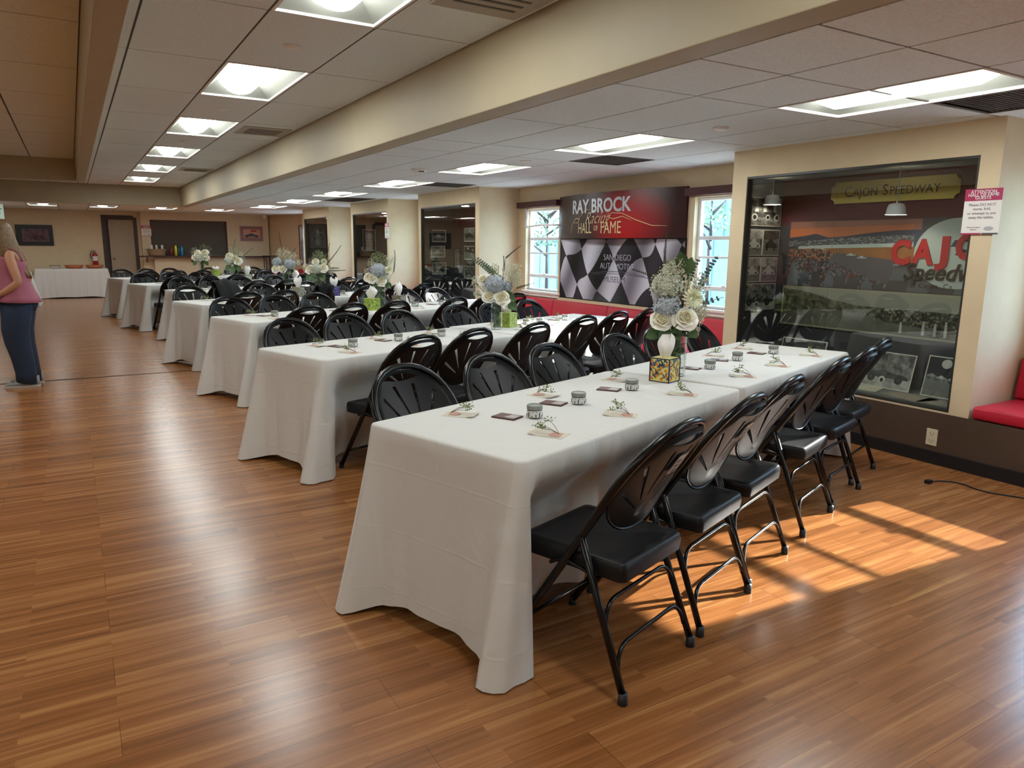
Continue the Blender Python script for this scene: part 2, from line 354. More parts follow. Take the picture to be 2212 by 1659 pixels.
def troffer(x0, x1, y0, y1, z, label, group, lm=None):
    t = thing('ceiling_light', label, 'ceiling light', ((x0+x1)/2, (y0+y1)/2, z), 0, group)
    X, Y = (x1-x0)/2-.006, (y1-y0)/2-.006
    bm = BM()
    for a, b in (((-X, -Y), (X, -Y+.018)), ((-X, Y-.018), (X, Y)), ((-X, -Y+.018), (-X+.018, Y-.018)), ((X-.018, -Y+.018), (X, Y-.018))):
        box(bm, (a[0], a[1], -.003), (b[0], b[1], .02))
    obj('frame', bm, M_WHITE, t)
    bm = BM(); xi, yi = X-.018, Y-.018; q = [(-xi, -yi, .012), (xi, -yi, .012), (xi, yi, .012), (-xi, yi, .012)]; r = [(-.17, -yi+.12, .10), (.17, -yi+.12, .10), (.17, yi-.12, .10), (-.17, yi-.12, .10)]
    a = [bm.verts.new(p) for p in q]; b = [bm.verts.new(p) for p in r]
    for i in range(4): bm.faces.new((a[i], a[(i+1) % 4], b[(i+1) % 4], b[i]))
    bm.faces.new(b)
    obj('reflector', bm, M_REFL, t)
    bm = BM(); prof = [(-.135, .095), (-.125, .055), (-.09, .018), (-.045, 0), (0, -.005), (.045, 0), (.09, .018), (.125, .055), (.135, .095)]
    L = Y-.10; rows = []
    for yy, s in ((-L, .15), (-L+.03, .75), (-L+.09, 1), (L-.09, 1), (L-.03, .75), (L, .15)):
        rows.append([bm.verts.new((px*(.8+.2*s), yy, .095-(.095-pz)*s)) for px, pz in prof])
    for i in range(len(rows)-1):
        for k in range(len(prof)-1): bm.faces.new((rows[i][k], rows[i][k+1], rows[i+1][k+1], rows[i+1][k]))
    obj('diffuser', bm, lm or M_LAMP, t, smooth=True)
def ordw(i): return ['nearest', 'second', 'third', 'fourth', 'fifth', 'sixth', 'seventh', 'eighth'][i]
for i, s in enumerate(sorted([q for q in lightsC if q[3] < 3.5 and q[3] < 2], key=lambda q: q[2])):
    troffer(*s, ZC, 'recessed fluorescent light in the raised ceiling above the camera', 'raised ceiling lights')
for i, s in enumerate([q for q in lightsC if q[3] > 3.5]):
    troffer(*s, ZC, 'recessed fluorescent basket light in the raised middle ceiling, %s along the row' % ordw(i), 'raised ceiling lights')
for i, (a, b) in enumerate(LL): troffer(-2.5, -1.9, a, b, ZL, 'added recessed fill light in the left bay beyond the picture, %s along' % ordw(i), 'added left bay fill lights')  # unseen troffers, added to brighten the shaded sides of the tablecloths
for i, s in enumerate(lightsR[:8]):
    troffer(*s, ZR, ('recessed fluorescent light in the window side ceiling, %s one in view' % ordw(i-1)) if i else 'recessed fluorescent light over the right bench beside the camera', 'window side ceiling lights')
for i, s in enumerate(lightsF+[lightsR[8]]):
    troffer(*s, ZR, 'recessed light before the far wall, %s from the left' % ordw(i), 'far wall ceiling lights', M_LAMPF)
def grille(x0, x1, y0, y1, z, label, m, sl=.03, face=None):
    t = thing('ceiling_vent', label, 'vent', ((x0+x1)/2, (y0+y1)/2, z)); X, Y = (x1-x0)/2-.01, (y1-y0)/2-.01
    bm = BM(); box(bm, (-X, -Y, .02), (X, Y, .03)); obj('backing', bm, mat('vent_dark', '#2b2826', .8), t)
    bm = BM()
    for a, b in (((-X, -Y), (X, -Y+.02)), ((-X, Y-.02), (X, Y)), ((-X, -Y+.02), (-X+.02, Y-.02)), ((X-.02, -Y+.02), (X, Y-.02))): box(bm, (a[0], a[1], -.002), (b[0], b[1], .02))
    obj('frame', bm, m, t)
    bm = BM(); y = -Y+.02
    while y < Y-.02:
        box(bm, (-X+.02, y, .003), (X-.02, y+.008, .018)); y += sl
    obj('slats', bm, m, t)
MV = mat('grey_vent', '#57524d', .6); MVC = mat('cream_vent', '#a89e90', .6)
for s, l in zip(ventsR, ('dark return air grille beside the nearest window side ceiling light', 'dark return air grille before the banner wall', 'dark return air grille above the second display case', 'dark return air grille above the third display case')):
    grille(*s, ZR, l, MV)
def ceil_vent(x, y, w_, d, label):
    t = thing('ceiling_vent', label, 'vent', (x, y, ZC-.001)); bm = BM()
    box(bm, (-w_, -d, -.008), (w_, d, 0)); obj('plate', bm, MVC, t, bevel=.003)
    bm = BM()
    for k in range(5): box(bm, (-w_*.7, -d*.6+k*d*.28, -.012), (w_*.7, -d*.6+k*d*.28+.02, -.008))
    obj('slats', bm, MV, t)
ceil_vent(1.98, 8.85, .26, .3, 'cream supply vent beside the raised ceiling lights')
ceil_vent(1.98, 3.45, .26, .3, 'cream supply vent at the top edge near the big beam')
ceil_vent(1.98, 14.1, .26, .3, 'small cream supply vent far along the raised ceiling')
for i, (x, y, z) in enumerate(((1.33, 5.01, ZC), (1.33, 7.62, ZC), (1.33, 10.28, ZC), (1.33, 12.9, ZC), (3.93, 3.77, ZR), (3.88, 6.24, ZR))):
    bm = BM(); lathe(bm, [(.012, -.016), (.045, -.014), (.052, -.006), (.055, 0)], 24)
    o = obj('sprinkler_cover', bm, M_WHITE, None, smooth=True, loc=(x, y, z))
    tag(o, 'round white sprinkler cap %s' % ['in the raised ceiling, nearest', 'in the raised ceiling, second along', 'in the raised ceiling, third along', 'in the raised ceiling, fourth along', 'in the window side ceiling, nearest', 'in the window side ceiling, before the banner'][i], 'sprinkler', 'sprinkler caps')
t = thing('smoke_detector', 'white domed smoke detector on the window side ceiling', 'smoke detector', (3.37, 7.65, ZR))
bm = BM(); lathe(bm, [(.03, -.045), (.055, -.04), (.07, -.02), (.085, -.012), (.09, 0)], 24); obj('body', bm, M_WHITE, t, smooth=True)
bm = BM()
for k in range(5): box(bm, (-.03+k*.013, -.074, -.034), (-.024+k*.013, -.055, -.02))
obj('slots', bm, MV, t)
bm = BM(); box(bm, (-.04, -.04, -.1), (.04, .04, 0)); tag(obj('motion_sensor', bm, M_WHITE, loc=(4.9, 22.3, ZR), bevel=.01), 'small white sensor box on the ceiling by the car picture', 'sensor')

# windows
M_SASH = mat('white_window_sash', '#dfe3e6', .4)
for i, (a, b) in enumerate(WINS):
    t = bpy.data.objects.new('window_%d' % (i+1), None); C.objects.link(t); t['kind'] = 'structure'; t.matrix_world = wallR(5.65, b, 0); W_ = b-a
    bm = BM()   # casing and sill, proud of the wall
    box(bm, (-.06, WZ0-.02, .0), (0, WZ1+.01, .02)); box(bm, (W_, WZ0-.02, .0), (W_+.06, WZ1+.01, .02)); box(bm, (-.06, WZ1, 0), (W_+.06, WZ1+.06, .02))
    obj('window_casing', bm, M_WALL, t, bevel=.003)
    bm = BM(); box(bm, (-.07, WZ0-.03, -.10), (W_+.07, WZ0, .045)); box(bm, (-.06, WZ0-.075, 0), (W_+.06, WZ0-.03, .02)); obj('window_sill', bm, M_WHITE, t, bevel=.004)
    bm = BM(); d0, d1 = -.09, -.04
    box(bm, (0, WZ0, d0), (.035, WZ1, d1)); box(bm, (W_-.035, WZ0, d0), (W_, WZ1, d1)); box(bm, (.035, WZ1-.035, d0), (W_-.035, WZ1, d1)); box(bm, (.035, WZ0, d0), (W_-.035, WZ0+.03, d1))
    box(bm, (.035, 1.535, d0), (W_-.035, 1.575, d1)); obj('window_frame', bm, M_SASH, t, bevel=.003)
    bm = BM(); box(bm, (.035, 1.015, d0+.005), (W_-.035, 1.06, d1-.005)); box(bm, (.035, 1.345, d0+.01), (W_-.035, 1.368, d1-.01)); obj('sash_bar', bm, M_SASH, t, bevel=.002)
    bm = BM(); box(bm, (.03, WZ0+.02, -.068), (W_-.03, WZ1-.02, -.064)); obj('window_pane', bm, M_GLASS, t)
    bm = BM(); box(bm, (W_/2-.03, 1.06, d1-.005), (W_/2+.03, 1.075, d1+.01)); obj('window_latch', bm, M_WHITE, t)
    pl = bpy.data.lights.new('daylight_portal', 'AREA'); pl.shape = 'RECTANGLE'; pl.size = W_; pl.size_y = WZ1-WZ0; pl.cycles.is_portal = True
    po = bpy.data.objects.new('daylight_portal', pl); C.objects.link(po); po.location = (5.82, (a+b)/2, (WZ0+WZ1)/2); po.rotation_euler = (0, R(90), 0)
M_VAL = mat('maroon_valance', '#4a2424', .6)
for y0, y1, l in ((4.64, 5.80, 'dark maroon valance box over the window right of the banner'), (8.185, 9.2, 'dark maroon valance box over the window left of the banner'), (1.3, 2.42, 'dark maroon valance box over the window past the right pillar')):
    bm = BM(); box(bm, (5.57, y0, 1.985), (5.65, y1, 2.065)); tag(obj('window_valance', bm, M_VAL, bevel=.004), l, 'valance')
# rolled shade hanging askew in the left window
t = thing('window_blind', 'white roller blind hanging crooked in the window left of the banner', 'blind', mtx=wallR(5.63, 9.03, 0))
bm = BM(); tube(bm, [(.02, 1.72, .0), (.4, 1.742, .0), (.83, 1.735, .0)], .014); obj('roller', bm, M_WHITE, t, smooth=True)
bm = BM(); tube(bm, [(.03, 1.72, .01), (.06, 1.86, .015), (.03, 1.97, .01)], [.03, .018, .025], 8); obj('bunched_fabric', bm, M_WHITE, t, smooth=True)

# outside: fence, building and trees seen through the panes
M_CORR = mat('blue_grey_siding', '#6f8b9e', .6, vary=.06, vscale=2)
M_GRND = mat('asphalt_ground', '#a09d94', .9, vary=.1)
bm = BM(); box(bm, (6.3, -12, -.15), (40, 50, -.05)); obj('ground_outside', bm, M_GRND, kind='structure')
bm = BM()
for k in range(110): box(bm, (13.0+(.03 if k % 2 else 0), 2+k*.25, -.05), (13.1, 2+(k+1)*.25, 1.69))
tag(obj('yard_fence', bm, M_CORR), 'pale blue corrugated fence outside the windows', 'fence')
bm = BM()
for k in range(24): box(bm, (15+(.05 if k % 2 else 0), 12.6+k*.25, -.05), (19, 12.6+(k+1)*.25, 4.8))
tag(obj('shed_building', bm, M_CORR), 'blue metal sided building behind the fence', 'building')
def tree(x, y, h, s, label, tr=1.0):
    t = thing('yard_tree', label, 'tree', (x, y, -.05)); rr = random.Random(s); bm = BM()
    tube(bm, [(0, 0, 0), (.05, .1, h*.35), (0, 0, h*.7)], [.14*tr, .09*tr, .04*tr])
    for k in range(9):
        a = rr.random()*6.3; z = h*(.35+.4*rr.random()); tube(bm, [(0, 0, z), (math.cos(a)*.5, math.sin(a)*.5, z+.3), (math.cos(a)*.9, math.sin(a)*.9, z+.35+rr.random()*.5)], [.04, .02, .008], 5)
    obj('trunk', bm, M_WOOD, t, smooth=True); bm = BM()
    for k in range(900):
        a = rr.random()*6.3; q = rr.random()**.6; z = h*(.45+.5*rr.random()); r_ = 1.15*q*math.sin(PI*(z/h-.35)/.65) if z/h > .35 else .2
        p = Vector((math.cos(a)*r_, math.sin(a)*r_, z)); u = Vector((rr.uniform(-1, 1), rr.uniform(-1, 1), rr.uniform(-1, 1))).normalized()*.07; v = u.orthogonal().normalized()*.035
        bm.faces.new([bm.verts.new(p+c) for c in (-u, v, u, -v)])
    obj('foliage', bm, M_LEAF, t)
tree(11.5, 17.3, 3.4, 3, 'leafy tree beyond the fence in the window left of the banner', .35)
tree(12.3, 11.9, 4.2, 5, 'narrow tree before the blue building in the window right of the banner', .3)

# pillars with display cases
PIL = [(2.45, 4.62, 2.58, 4.46), (9.27, 11.4, 9.39, 11.3), (12.75, 14.85, 12.84, 14.72), (16.35, 18.5, 16.5, 18.38)]
for i, (a, b, c, d) in enumerate(PIL):
    def pf(bm):
        holed(bm, a, b, 0, ZR, 5.0, 5.05, [(c, d, .375, 2.05)], lambda u, v, w_: (w_, u, v))
        box(bm, (5.05, a, 0), (5.65, a+.05, ZR)); box(bm, (5.05, b-.05, 0), (5.65, b, ZR))
    struct('wall_pillar', pf, M_WALL)
M_CASEB = mat('case_dark_lining', '#37373b', .6); M_CASER = mat('case_maroon_lining', '#4f151f', .6)
WNAME = ['beside the nearest table row', 'left of the left window', 'beyond the second pillar', 'on the farthest pillar']
for i, (a, b, c, d) in enumerate(PIL):
    t = thing('display_case', ('large built-in glass display case %s' if i == 0 else 'built-in glass display case %s') % WNAME[i], 'display case', mtx=wallR(5.05, d, 0))
    L = d-c; ul, ur = -(b-.052-d), d-a-.052
    bm = BM(); box(bm, (ul, .36, -.565), (ur, 1.66, -.555)); box(bm, (ul, .36, -.555), (ul+.004, 2.06, -.002)); box(bm, (ur-.004, .36, -.555), (ur, 2.06, -.002)); obj('lining', bm, M_CASEB, t)
    bm = BM(); box(bm, (ul, 1.66, -.565), (ur, 2.08, -.555)); obj('header_panel', bm, M_CASER, t)
    bm = BM(); box(bm, (ul, .34, -.555), (ur, .372, -.002)); obj('floor_board', bm, mat('case_floor', '#5d615c', .5), t)
    bm = BM(); box(bm, (ul, 2.06, -.555), (ur, 2.08, -.002)); obj('ceiling_board', bm, mat('case_ceiling', '#77776c', .7), t)
    bm = BM()
    for p, q in (((0, .375), (L, .387)), ((0, 2.032), (L, 2.05)), ((0, .387), (.012, 2.032)), ((L-.012, .387), (L, 2.032))): box(bm, (p[0], p[1], -.02), (q[0], q[1], .052))
    obj('frame', bm, mat('case_frame', '#2c2b26', .4), t)
    cuts = [0, .41*L, L] if i else [0, .45*L, L]
    for k in range(2):
        bm = BM(); box(bm, (cuts[k]+.012, .387, .02+.008*k), (cuts[k+1]-.012+.024*(k == 0), 2.032, .026+.008*k)); obj('glass_door', bm, M_CASEG, t)

# wainscot, baseboards, benches
struct('trim_2', lambda b: box(b, (4.994, -3.5, .09), (5.0, 22.3, .36)), M_BROWN)
def bench(y0, y1, cuts, label):
    t = thing('wall_bench', label, 'bench', mtx=wallR(5.65, y1, 0)); L = y1-y0
    bm = BM(); box(bm, (0, 0, .01), (L, .355, .64)); obj('base', bm, M_BROWN, t)
    cs = [0]+cuts+[L]
    for a, b in zip(cs, cs[1:]):
        bm = BM(); box(bm, (a+.004, .365, .07), (b-.004, .45, .665)); obj('seat_cushion', bm, M_RED, t, bevel=.018, smooth=True)
        bm = BM(); vs = box(bm, (a+.004, .452, .012), (b-.004, .74, .1))
        for v in vs:
            if v.co.y < .5 and v.co.z > .05: v.co.z += .05
        obj('back_cushion', bm, M_RED, t, bevel=.018, smooth=True)
bench(4.64, 9.25, [1.07, 2.25, 3.45], 'long red cushioned bench under the banner')
bench(-2.4, 2.43, [1.2, 2.4, 3.6], 'red cushioned bench at the right edge past the display case')
bench(11.42, 12.73, [.65], 'short red bench between the second and third pillars')
bench(14.87, 16.33, [.7], 'short red bench between the third and farthest pillars')
bench(18.52, 21.25, [1.3], 'red bench beyond the farthest pillar')
struct('baseboard_right', lambda b: box(b, (4.982, -3.5, 0), (4.994, 22.3, .09)), M_BASE, bevel=.002)
struct('baseboard_far', lambda b: (box(b, (-4.5, 22.888, 0), (.74, 22.9, .09)), box(b, (1.62, 22.888, 0), (1.69, 22.9, .09)), box(b, (1.95, 22.538, 0), (4.95, 22.55, .09))), M_BASE)
t = thing('power_outlet', 'cream double outlet on the brown wainscot', 'outlet', mtx=wallR(4.994, 2.665, .185))
bm = BM(); box(bm, (-.038, -.058, 0), (.038, .058, .006)); obj('cover_plate', bm, mat('ivory_plastic', '#cfc3a6', .45), t, bevel=.002)
bm = BM()
for v in (-.025, .025):
    box(bm, (-.012, v-.004, .006), (-.009, v+.008, .0075)); box(bm, (.009, v-.004, .006), (.012, v+.008, .0075)); box(bm, (-.003, v-.013, .006), (.003, v-.008, .0075))
obj('sockets', bm, MV, t)
t = thing('extension_lead', 'thin black power cord on the floor near the outlet', 'cord')
cp = [(4.55, 2.41, .006), (4.62, 2.40, .006), (4.69, 2.345, .006), (4.70, 2.27, .006), (4.67, 2.19, .006), (4.68, 2.1, .006), (4.73, 2.0, .006), (4.8, 1.85, .006), (4.83, 1.6, .006)]
bm = BM(); tube(bm, cp, .0045, 6); obj('cable', bm, M_BASE, t, smooth=True)
bm = BM(); box(bm, (4.52, 2.395, 0), (4.56, 2.425, .022)); box(bm, (4.503, 2.40, .012), (4.52, 2.403, .016)); box(bm, (4.503, 2.417, .012), (4.52, 2.42, .016)); obj('plug', bm, M_BASE, t)

# ---------------------------------------------------------------- tables, cloths, chairs (table frame turned 18.366 deg)
TH = R(18.366); ct, st = math.cos(TH), math.sin(TH)
def TW(a, b, z=0): return Vector((a*ct-b*st, a*st+b*ct, z))   # table frame -> room
def make_table(L, W_):
    t = thing('folding_table', '', 'table')
    bm = BM(); box(bm, (-L/2+.01, -W_/2+.01, .705), (L/2-.01, W_/2-.01, .742)); obj('tabletop', bm, mat('grey_table_plastic', '#8d8b86', .5), t, bevel=.01)
    for s in (-1, 1):
        x = s*(L/2-.045); bm = BM()
        for q in (-.12, -.06): tube(bm, [(x, q, .705), (x, q, .013)], .011)
        tube(bm, [(x, -.145, .013), (x, -.035, .013)], .011); tube(bm, [(x, -.12, .35), (x, -.06, .35)], .009)
        obj('leg', bm, M_METAL, t, smooth=True)
    return t
def smooth(x): x = max(0, min(1, x)); return x*x*(3-2*x)
def cloth_mesh(L, W_, push=(), openL=True, openR=True, seed=0, hemz=.062, pull=.10, corner_len=.16):
    rr = random.Random(seed); bm = BM(); r = .035; hx, hy = L/2, W_/2
    P = []   # (x, y, nx, ny, arc)
    def side(x0, y0, x1, y1, nx, ny, step):
        n = max(2, int(math.hypot(x1-x0, y1-y0)/step))
        for k in range(n): f = k/n; P.append([x0+(x1-x0)*f, y0+(y1-y0)*f, nx, ny])
    def corner(cx, cy, a0):
        for k in range(6): a = a0+(PI/2)*k/6; P.append([cx+r*math.cos(a), cy+r*math.sin(a), math.cos(a), math.sin(a)])
    st_ = .026
    side(hx, -hy+r, hx, hy-r, 1, 0, st_); corner(hx-r, hy-r, 0)
    side(hx-r, hy, -hx+r, hy, 0, 1, st_); corner(-hx+r, hy-r, PI/2)
    side(-hx, hy-r, -hx, -hy+r, -1, 0, st_); corner(-hx+r, -hy+r, PI)
    side(-hx+r, -hy, hx-r, -hy, 0, -1, st_); corner(hx-r, -hy+r, 1.5*PI)
    n = len(P); corners = [(sx_*(hx-.01), sy_*(hy-.01)) for sx_ in (-1, 1) for sy_ in (-1, 1)]
    ph = [rr.random()*6.28 for _ in range(8)]
    rows = [(-.03, 0), (-.008, 0), (0, -.0025), (.004, -.009)]
    V = 15; rings = []
    for o_, z in rows: rings.append([bm.verts.new((p[0]+p[2]*o_, p[1]+p[3]*o_, .75+z)) for p in P])
    for j in range(1, V+1):
        v = j/V; ring = []
        for p in P:
            dc = min(math.hypot(p[0]-c[0], p[1]-c[1]) for c in corners)
            onend = abs(p[2]) > abs(p[3]); right = p[0] > 0
            opened = openR if right else openL
            c1 = math.exp(-(dc/.085)**2); c2 = math.exp(-(dc/.26)**2); c3 = math.exp(-(dc/corner_len)**2)
            s = p[1] if onend else p[0]
            fold = math.sin(s*38+ph[0])*.5+math.sin(s*21+ph[1]+(1 if onend else 0))*.5
            gen = math.sin(s*9+ph[2])*.6+math.sin(s*4.3+ph[3])*.4
            pleat = math.cos(min(dc, .34)/.34*PI*4)
            out = .005+(.045 if onend else .02)*v+pull*c1*v**1.2+c2*(.020*pleat+fold*.010)*v**1.1*(1-c1)+.010*gen*v*(1-c2)
            if not onend: out += .0045*math.sin(s*55+ph[4])*math.sin(s*17+ph[5])+.003*math.sin(s*90+ph[6])*(1-v)
            ox, oy = p[2]*out, p[3]*out
            ox += math.copysign(.045*c1*v**1.2, p[0]) if opened else 0; oy -= math.copysign(.55*pull*c1*v**1.25, p[1])*abs(p[3]) if opened else 0
            if not opened and dc < .3 or (not opened and onend):
                out = .004; ox, oy = p[2]*out*.5, p[3]*(.005+.01*v)
            z = .741-v*(.741-hemz)
            hz = (hemz+.012*gen)*(1-c3)+.006*c3 if opened else hemz
            z = .741-v*(.741-hz)
            if not onend:
                d = 0; sgn = 1 if p[1] > 0 else -1
                for px, pd, ps in push:
                    if ps != sgn: continue
                    g = math.exp(-(abs(p[0]-px)/.30)**6)
                    prof = smooth((.69-z)/.2)
                    d = max(d, g*(pd*prof+.10*smooth((.36-z)/.3)))
                d *= smooth((dc-.03)/.045) if opened else smooth(dc/.03); oy = oy*(1-min(1, d/.04))-sgn*(d-.005*min(1, d/.04)); ox = ox*(1-min(1, d/.04))
            ring.append(bm.verts.new((p[0]+ox, p[1]+oy, max(.004, z))))
        rings.append(ring)
    for i in range(len(rings)-1):
        for k in range(n): bm.faces.new((rings[i][k], rings[i][(k+1) % n], rings[i+1][(k+1) % n], rings[i+1][k]))
    bm.faces.new(rings[0][::-1])
    bmesh.ops.recalc_face_normals(bm, faces=bm.faces)
    return bm

def make_chair():
    t = thing('folding_chair', '', 'chair')
    def tp(x, z, nn=0.0):   # point on the plane of the front tube, nn = out of plane (towards the sitter)
        k = .59/.905; ln = math.hypot(1, k); return Vector((x, .265-z*k+nn/ln, z+nn*k/ln))
    r = .0145
    pts = [tp(-.205, .02), tp(-.209, .3), tp(-.215, .5), tp(-.224, .62)]
    for k in range(0, 15):
        a = PI-PI*k/14; pts.append(tp(.233*math.copysign(abs(math.cos(a))**.9, math.cos(a)), .70+.205*max(0, math.sin(a))**.95))
    pts += [tp(.224, .62), tp(.215, .5), tp(.209, .3), tp(.205, .02)]
    bm = BM(); tube(bm, pts, r, 8); obj('frame', bm, M_BLK, t, smooth=True)
    for s in (-1, 1):
        bm = BM(); tube(bm, [(s*.233, -.265, .02), (s*.226, -.165, .28), (s*.222, -.075, .52)], [.013]*3, 8); obj('leg', bm, M_BLK, t, smooth=True)
        bm = BM(); tube(bm, [(s*.222, -.125, .40), (s*.214, .0, .42), (s*.208, .06, .385)], .007, 6); obj('brace', bm, M_BLK, t, smooth=True)
    for z0 in (.085, .225):
        y = lambda z: -.265+(z/.52)*.19
        xx = .231; h = .085
        p = []
        for s_, ks in ((-1, range(0, 6)), (1, range(5, -1, -1))):
            for k in ks:
                a = PI/2*k/5; p.append((s_*(xx-.008-.075*(1-math.cos(a))), y(z0+h*math.sin(a))-.003-.012*math.sin(a), z0+h*math.sin(a)))
        bm = BM(); tube(bm, p, .0078, 6); obj('stretcher', bm, M_BLK, t, smooth=True)
    bm = BM(); a, b = tp(-.206, .13), tp(.206, .13); tube(bm, [a, b], .008, 6); obj('stretcher', bm, M_BLK, t, smooth=True)
    for x, y in ((-.205, .252), (.205, .252), (-.233, -.263), (.233, -.263)):
        bm = BM(); lathe(bm, [(.0165, 0), (.017, .004), (.0155, .04)], 10, (x, y, 0)); obj('foot_cap', bm, M_BASE, t, smooth=True)
    # seat: moulded slab, wider at the front, with a lip
    bm = BM(); rows = []
    outl = lambda f, ins: [(x*(1 if y < 0 else 1), y) for x, y in f]
    def ring(hw_f, hw_b, y0, y1, c, z):
        q = []
        for cx, cy, a0 in ((hw_f-c, y1-c, 0), (-hw_f+c, y1-c, PI/2), (-hw_b+c, y0+c, PI), (hw_b-c, y0+c, 1.5*PI)):
            for k in range(5): a = a0+PI/2*k/4; q.append((cx+c*math.cos(a), cy+c*math.sin(a), z))
        return [bm.verts.new(p) for p in q]
    y0, y1 = -.225, .20
    rs = [ring(.19, .186, y0+.008, y1-.012, .02, .384), ring(.2, .196, y0, y1, .025, .389), ring(.203, .2, y0-.004, y1+.002, .026, .425), ring(.2, .197, y0+.001, y1-.002, .025, .446), ring(.195, .192, y0+.006, y1-.008, .022, .452), ring(.172, .168, y0+.024, y1-.026, .02, .4525), ring(.166, .162, y0+.030, y1-.033, .02, .448)]
    for i in range(len(rs)-1):
        for k in range(20): bm.faces.new((rs[i][k], rs[i][(k+1) % 20], rs[i+1][(k+1) % 20], rs[i+1][k]))
    bm.faces.new(rs[0][::-1]); bm.faces.new(rs[-1])
    me = finish(bm, 'seat', M_SEAT, True); obj('seat', sharp(me, 50), M_SEAT, t)
    # fan back: polar grid from a pivot near the bottom, slots and hand hole left out
    W2, zc, hu, hl, zp = .223, .715, .183, .175, .585
    def D(psi):
        lo, hi = 0, .5
        for _ in range(22):
            m_ = (lo+hi)/2; x = m_*math.sin(psi); z = zp+m_*math.cos(psi)-zc
            inside = (abs(x)/W2)**(2.25 if z > 0 else 2.0)+(abs(z)/(hu if z > 0 else hl))**(2.15 if z > 0 else 2.7) < 1
            lo, hi = (m_, hi) if inside else (lo, m_)
        return lo
    slots = [R(a) for a in (-60, -37, -13, 13, 37, 60)]; hw = R(2.2)
    ang = []; 
    for s in slots: ang += [s-hw, s+hw]
    base = [s2*R(a) for s2 in (-1, 1) for a in (7, 20, 25, 30, 43, 49, 68, 76, 83, 90, 97, 104, 111, 118, 124, 130, 136, 142, 148, 154, 160, 167, 174)]+[0, R(180)]
    ang = sorted(ang+base)
    rad = [.14, .24, .42, .6, .74, .84, .885, .945, .985, 1.0]
    bm = BM(); G = []
    for a in ang:
        d = D(a); col = []
        for r_ in rad:
            rr_ = r_
            if abs(a) < R(26):
                lift = max(0, 1-(a/R(21))**2)
                if r_ == .84: rr_ = .84-.03*lift
                if r_ == .885: rr_ = .945-.085*lift
                if r_ == .945: rr_ = .95+.015*lift
            x = d*rr_*math.sin(a); z = zp+d*rr_*math.cos(a)
            dish = -.036*(1-(x/W2)**2)+.006*(1-r_)+(.014*(r_-.94)/.06 if r_ > .94 else 0)
            if z < zc: dish -= .022*((zc-z)/hl)**2
            if r_ >= .985 and z < zc-.06: dish -= .012*(1 if r_ < 1 else 1.6)
            col.append(bm.verts.new(tp(x, z, dish)))
        G.append(col)
    ctr = bm.verts.new(tp(0, zp, -.036)); n = len(ang)
    for i in range(n):
        j = (i+1) % n; a0, a1 = ang[i], ang[j]; mid = (a0+a1)/2 if j else None
        bm.faces.new((ctr, G[j][0], G[i][0]))
        for k in range(len(rad)-1):
            if mid is not None:
                if any(abs(mid-s) < .01 for s in slots) and 1 <= k <= 4: continue
                if abs(mid) < R(19) and k == 6: continue
            bm.faces.new((G[i][k], G[j][k], G[j][k+1], G[i][k+1]))
    bmesh.ops.recalc_face_normals(bm, faces=bm.faces)
    o = obj('backrest', bm, M_BACK, t, smooth=True); s_ = o.modifiers.new('thickness', 'SOLIDIFY'); s_.thickness = .007; s_.offset = 0
    me = bpy.data.meshes.new_from_object(o.evaluated_get(bpy.context.evaluated_depsgraph_get())) if False else None
    return t
CH = make_chair(); bpy.context.view_layer.update()
for o in list(CH.children):    # bake the thickness so that copies share plain mesh data
    if o.modifiers:
        me = bpy.data.meshes.new_from_object(o.evaluated_get(bpy.context.evaluated_depsgraph_get())); o.modifiers.clear(); o.data = sharp(me, 50)
CHK = list(CH.children); chair_used = [False]
def chair(loc, rz, label, group):
    if not chair_used[0]:
        chair_used[0] = True; CH.location = loc; CH.rotation_euler = (0, 0, rz); return tag(CH, label, None, group)
    return dup(CH, label, group, loc, rz, CHK)

# rows: start x, front y, back y (table frame), break, second-table shift, end
ROWS = [dict(s=1.755, f=1.46, b=2.27, br=3.50, e=5.33, sh=.01),
        dict(s=2.565, f=3.72, b=4.50, br=4.40, e=6.30, sh=.06),
        dict(s=3.39, f=5.98, b=6.78, br=5.20, e=7.03, sh=-.04),
        dict(s=3.99, f=8.08, b=8.90, br=5.83, e=7.68, sh=.10),
        dict(s=4.90, f=10.33, b=11.13, br=6.55, e=8.38, sh=.1),
        dict(s=5.17, f=12.36, b=13.16, br=7.02, e=8.86, sh=0),
        dict(s=5.72, f=14.70, b=15.48, br=7.55, e=9.38, sh=0)]
NEARX = {0: [2.07, 2.62, 3.13, 3.87, 4.41, 4.93], 1: [2.97, 3.49, 4.09, 4.80, 5.32, 5.84], 2: [3.70, 4.20, 4.70, 5.49, 6.0, 6.51], 3: [4.30, 4.80, 5.30, 6.12, 6.61, 7.12]}
FARX = {0: [2.15, 2.68, 3.20, 3.86, 4.39, 4.91], 1: [2.94, 3.46, 3.98, 4.73, 5.24, 5.75], 2: [3.71, 4.22, 4.73, 5.51, 6.03, 6.55], 3: [4.32, 4.82, 5.32, 6.13, 6.64, 7.16]}
NEARO = {0: [0, .01, .04, .05, .06, .11]}
TB = None; table_tops = []
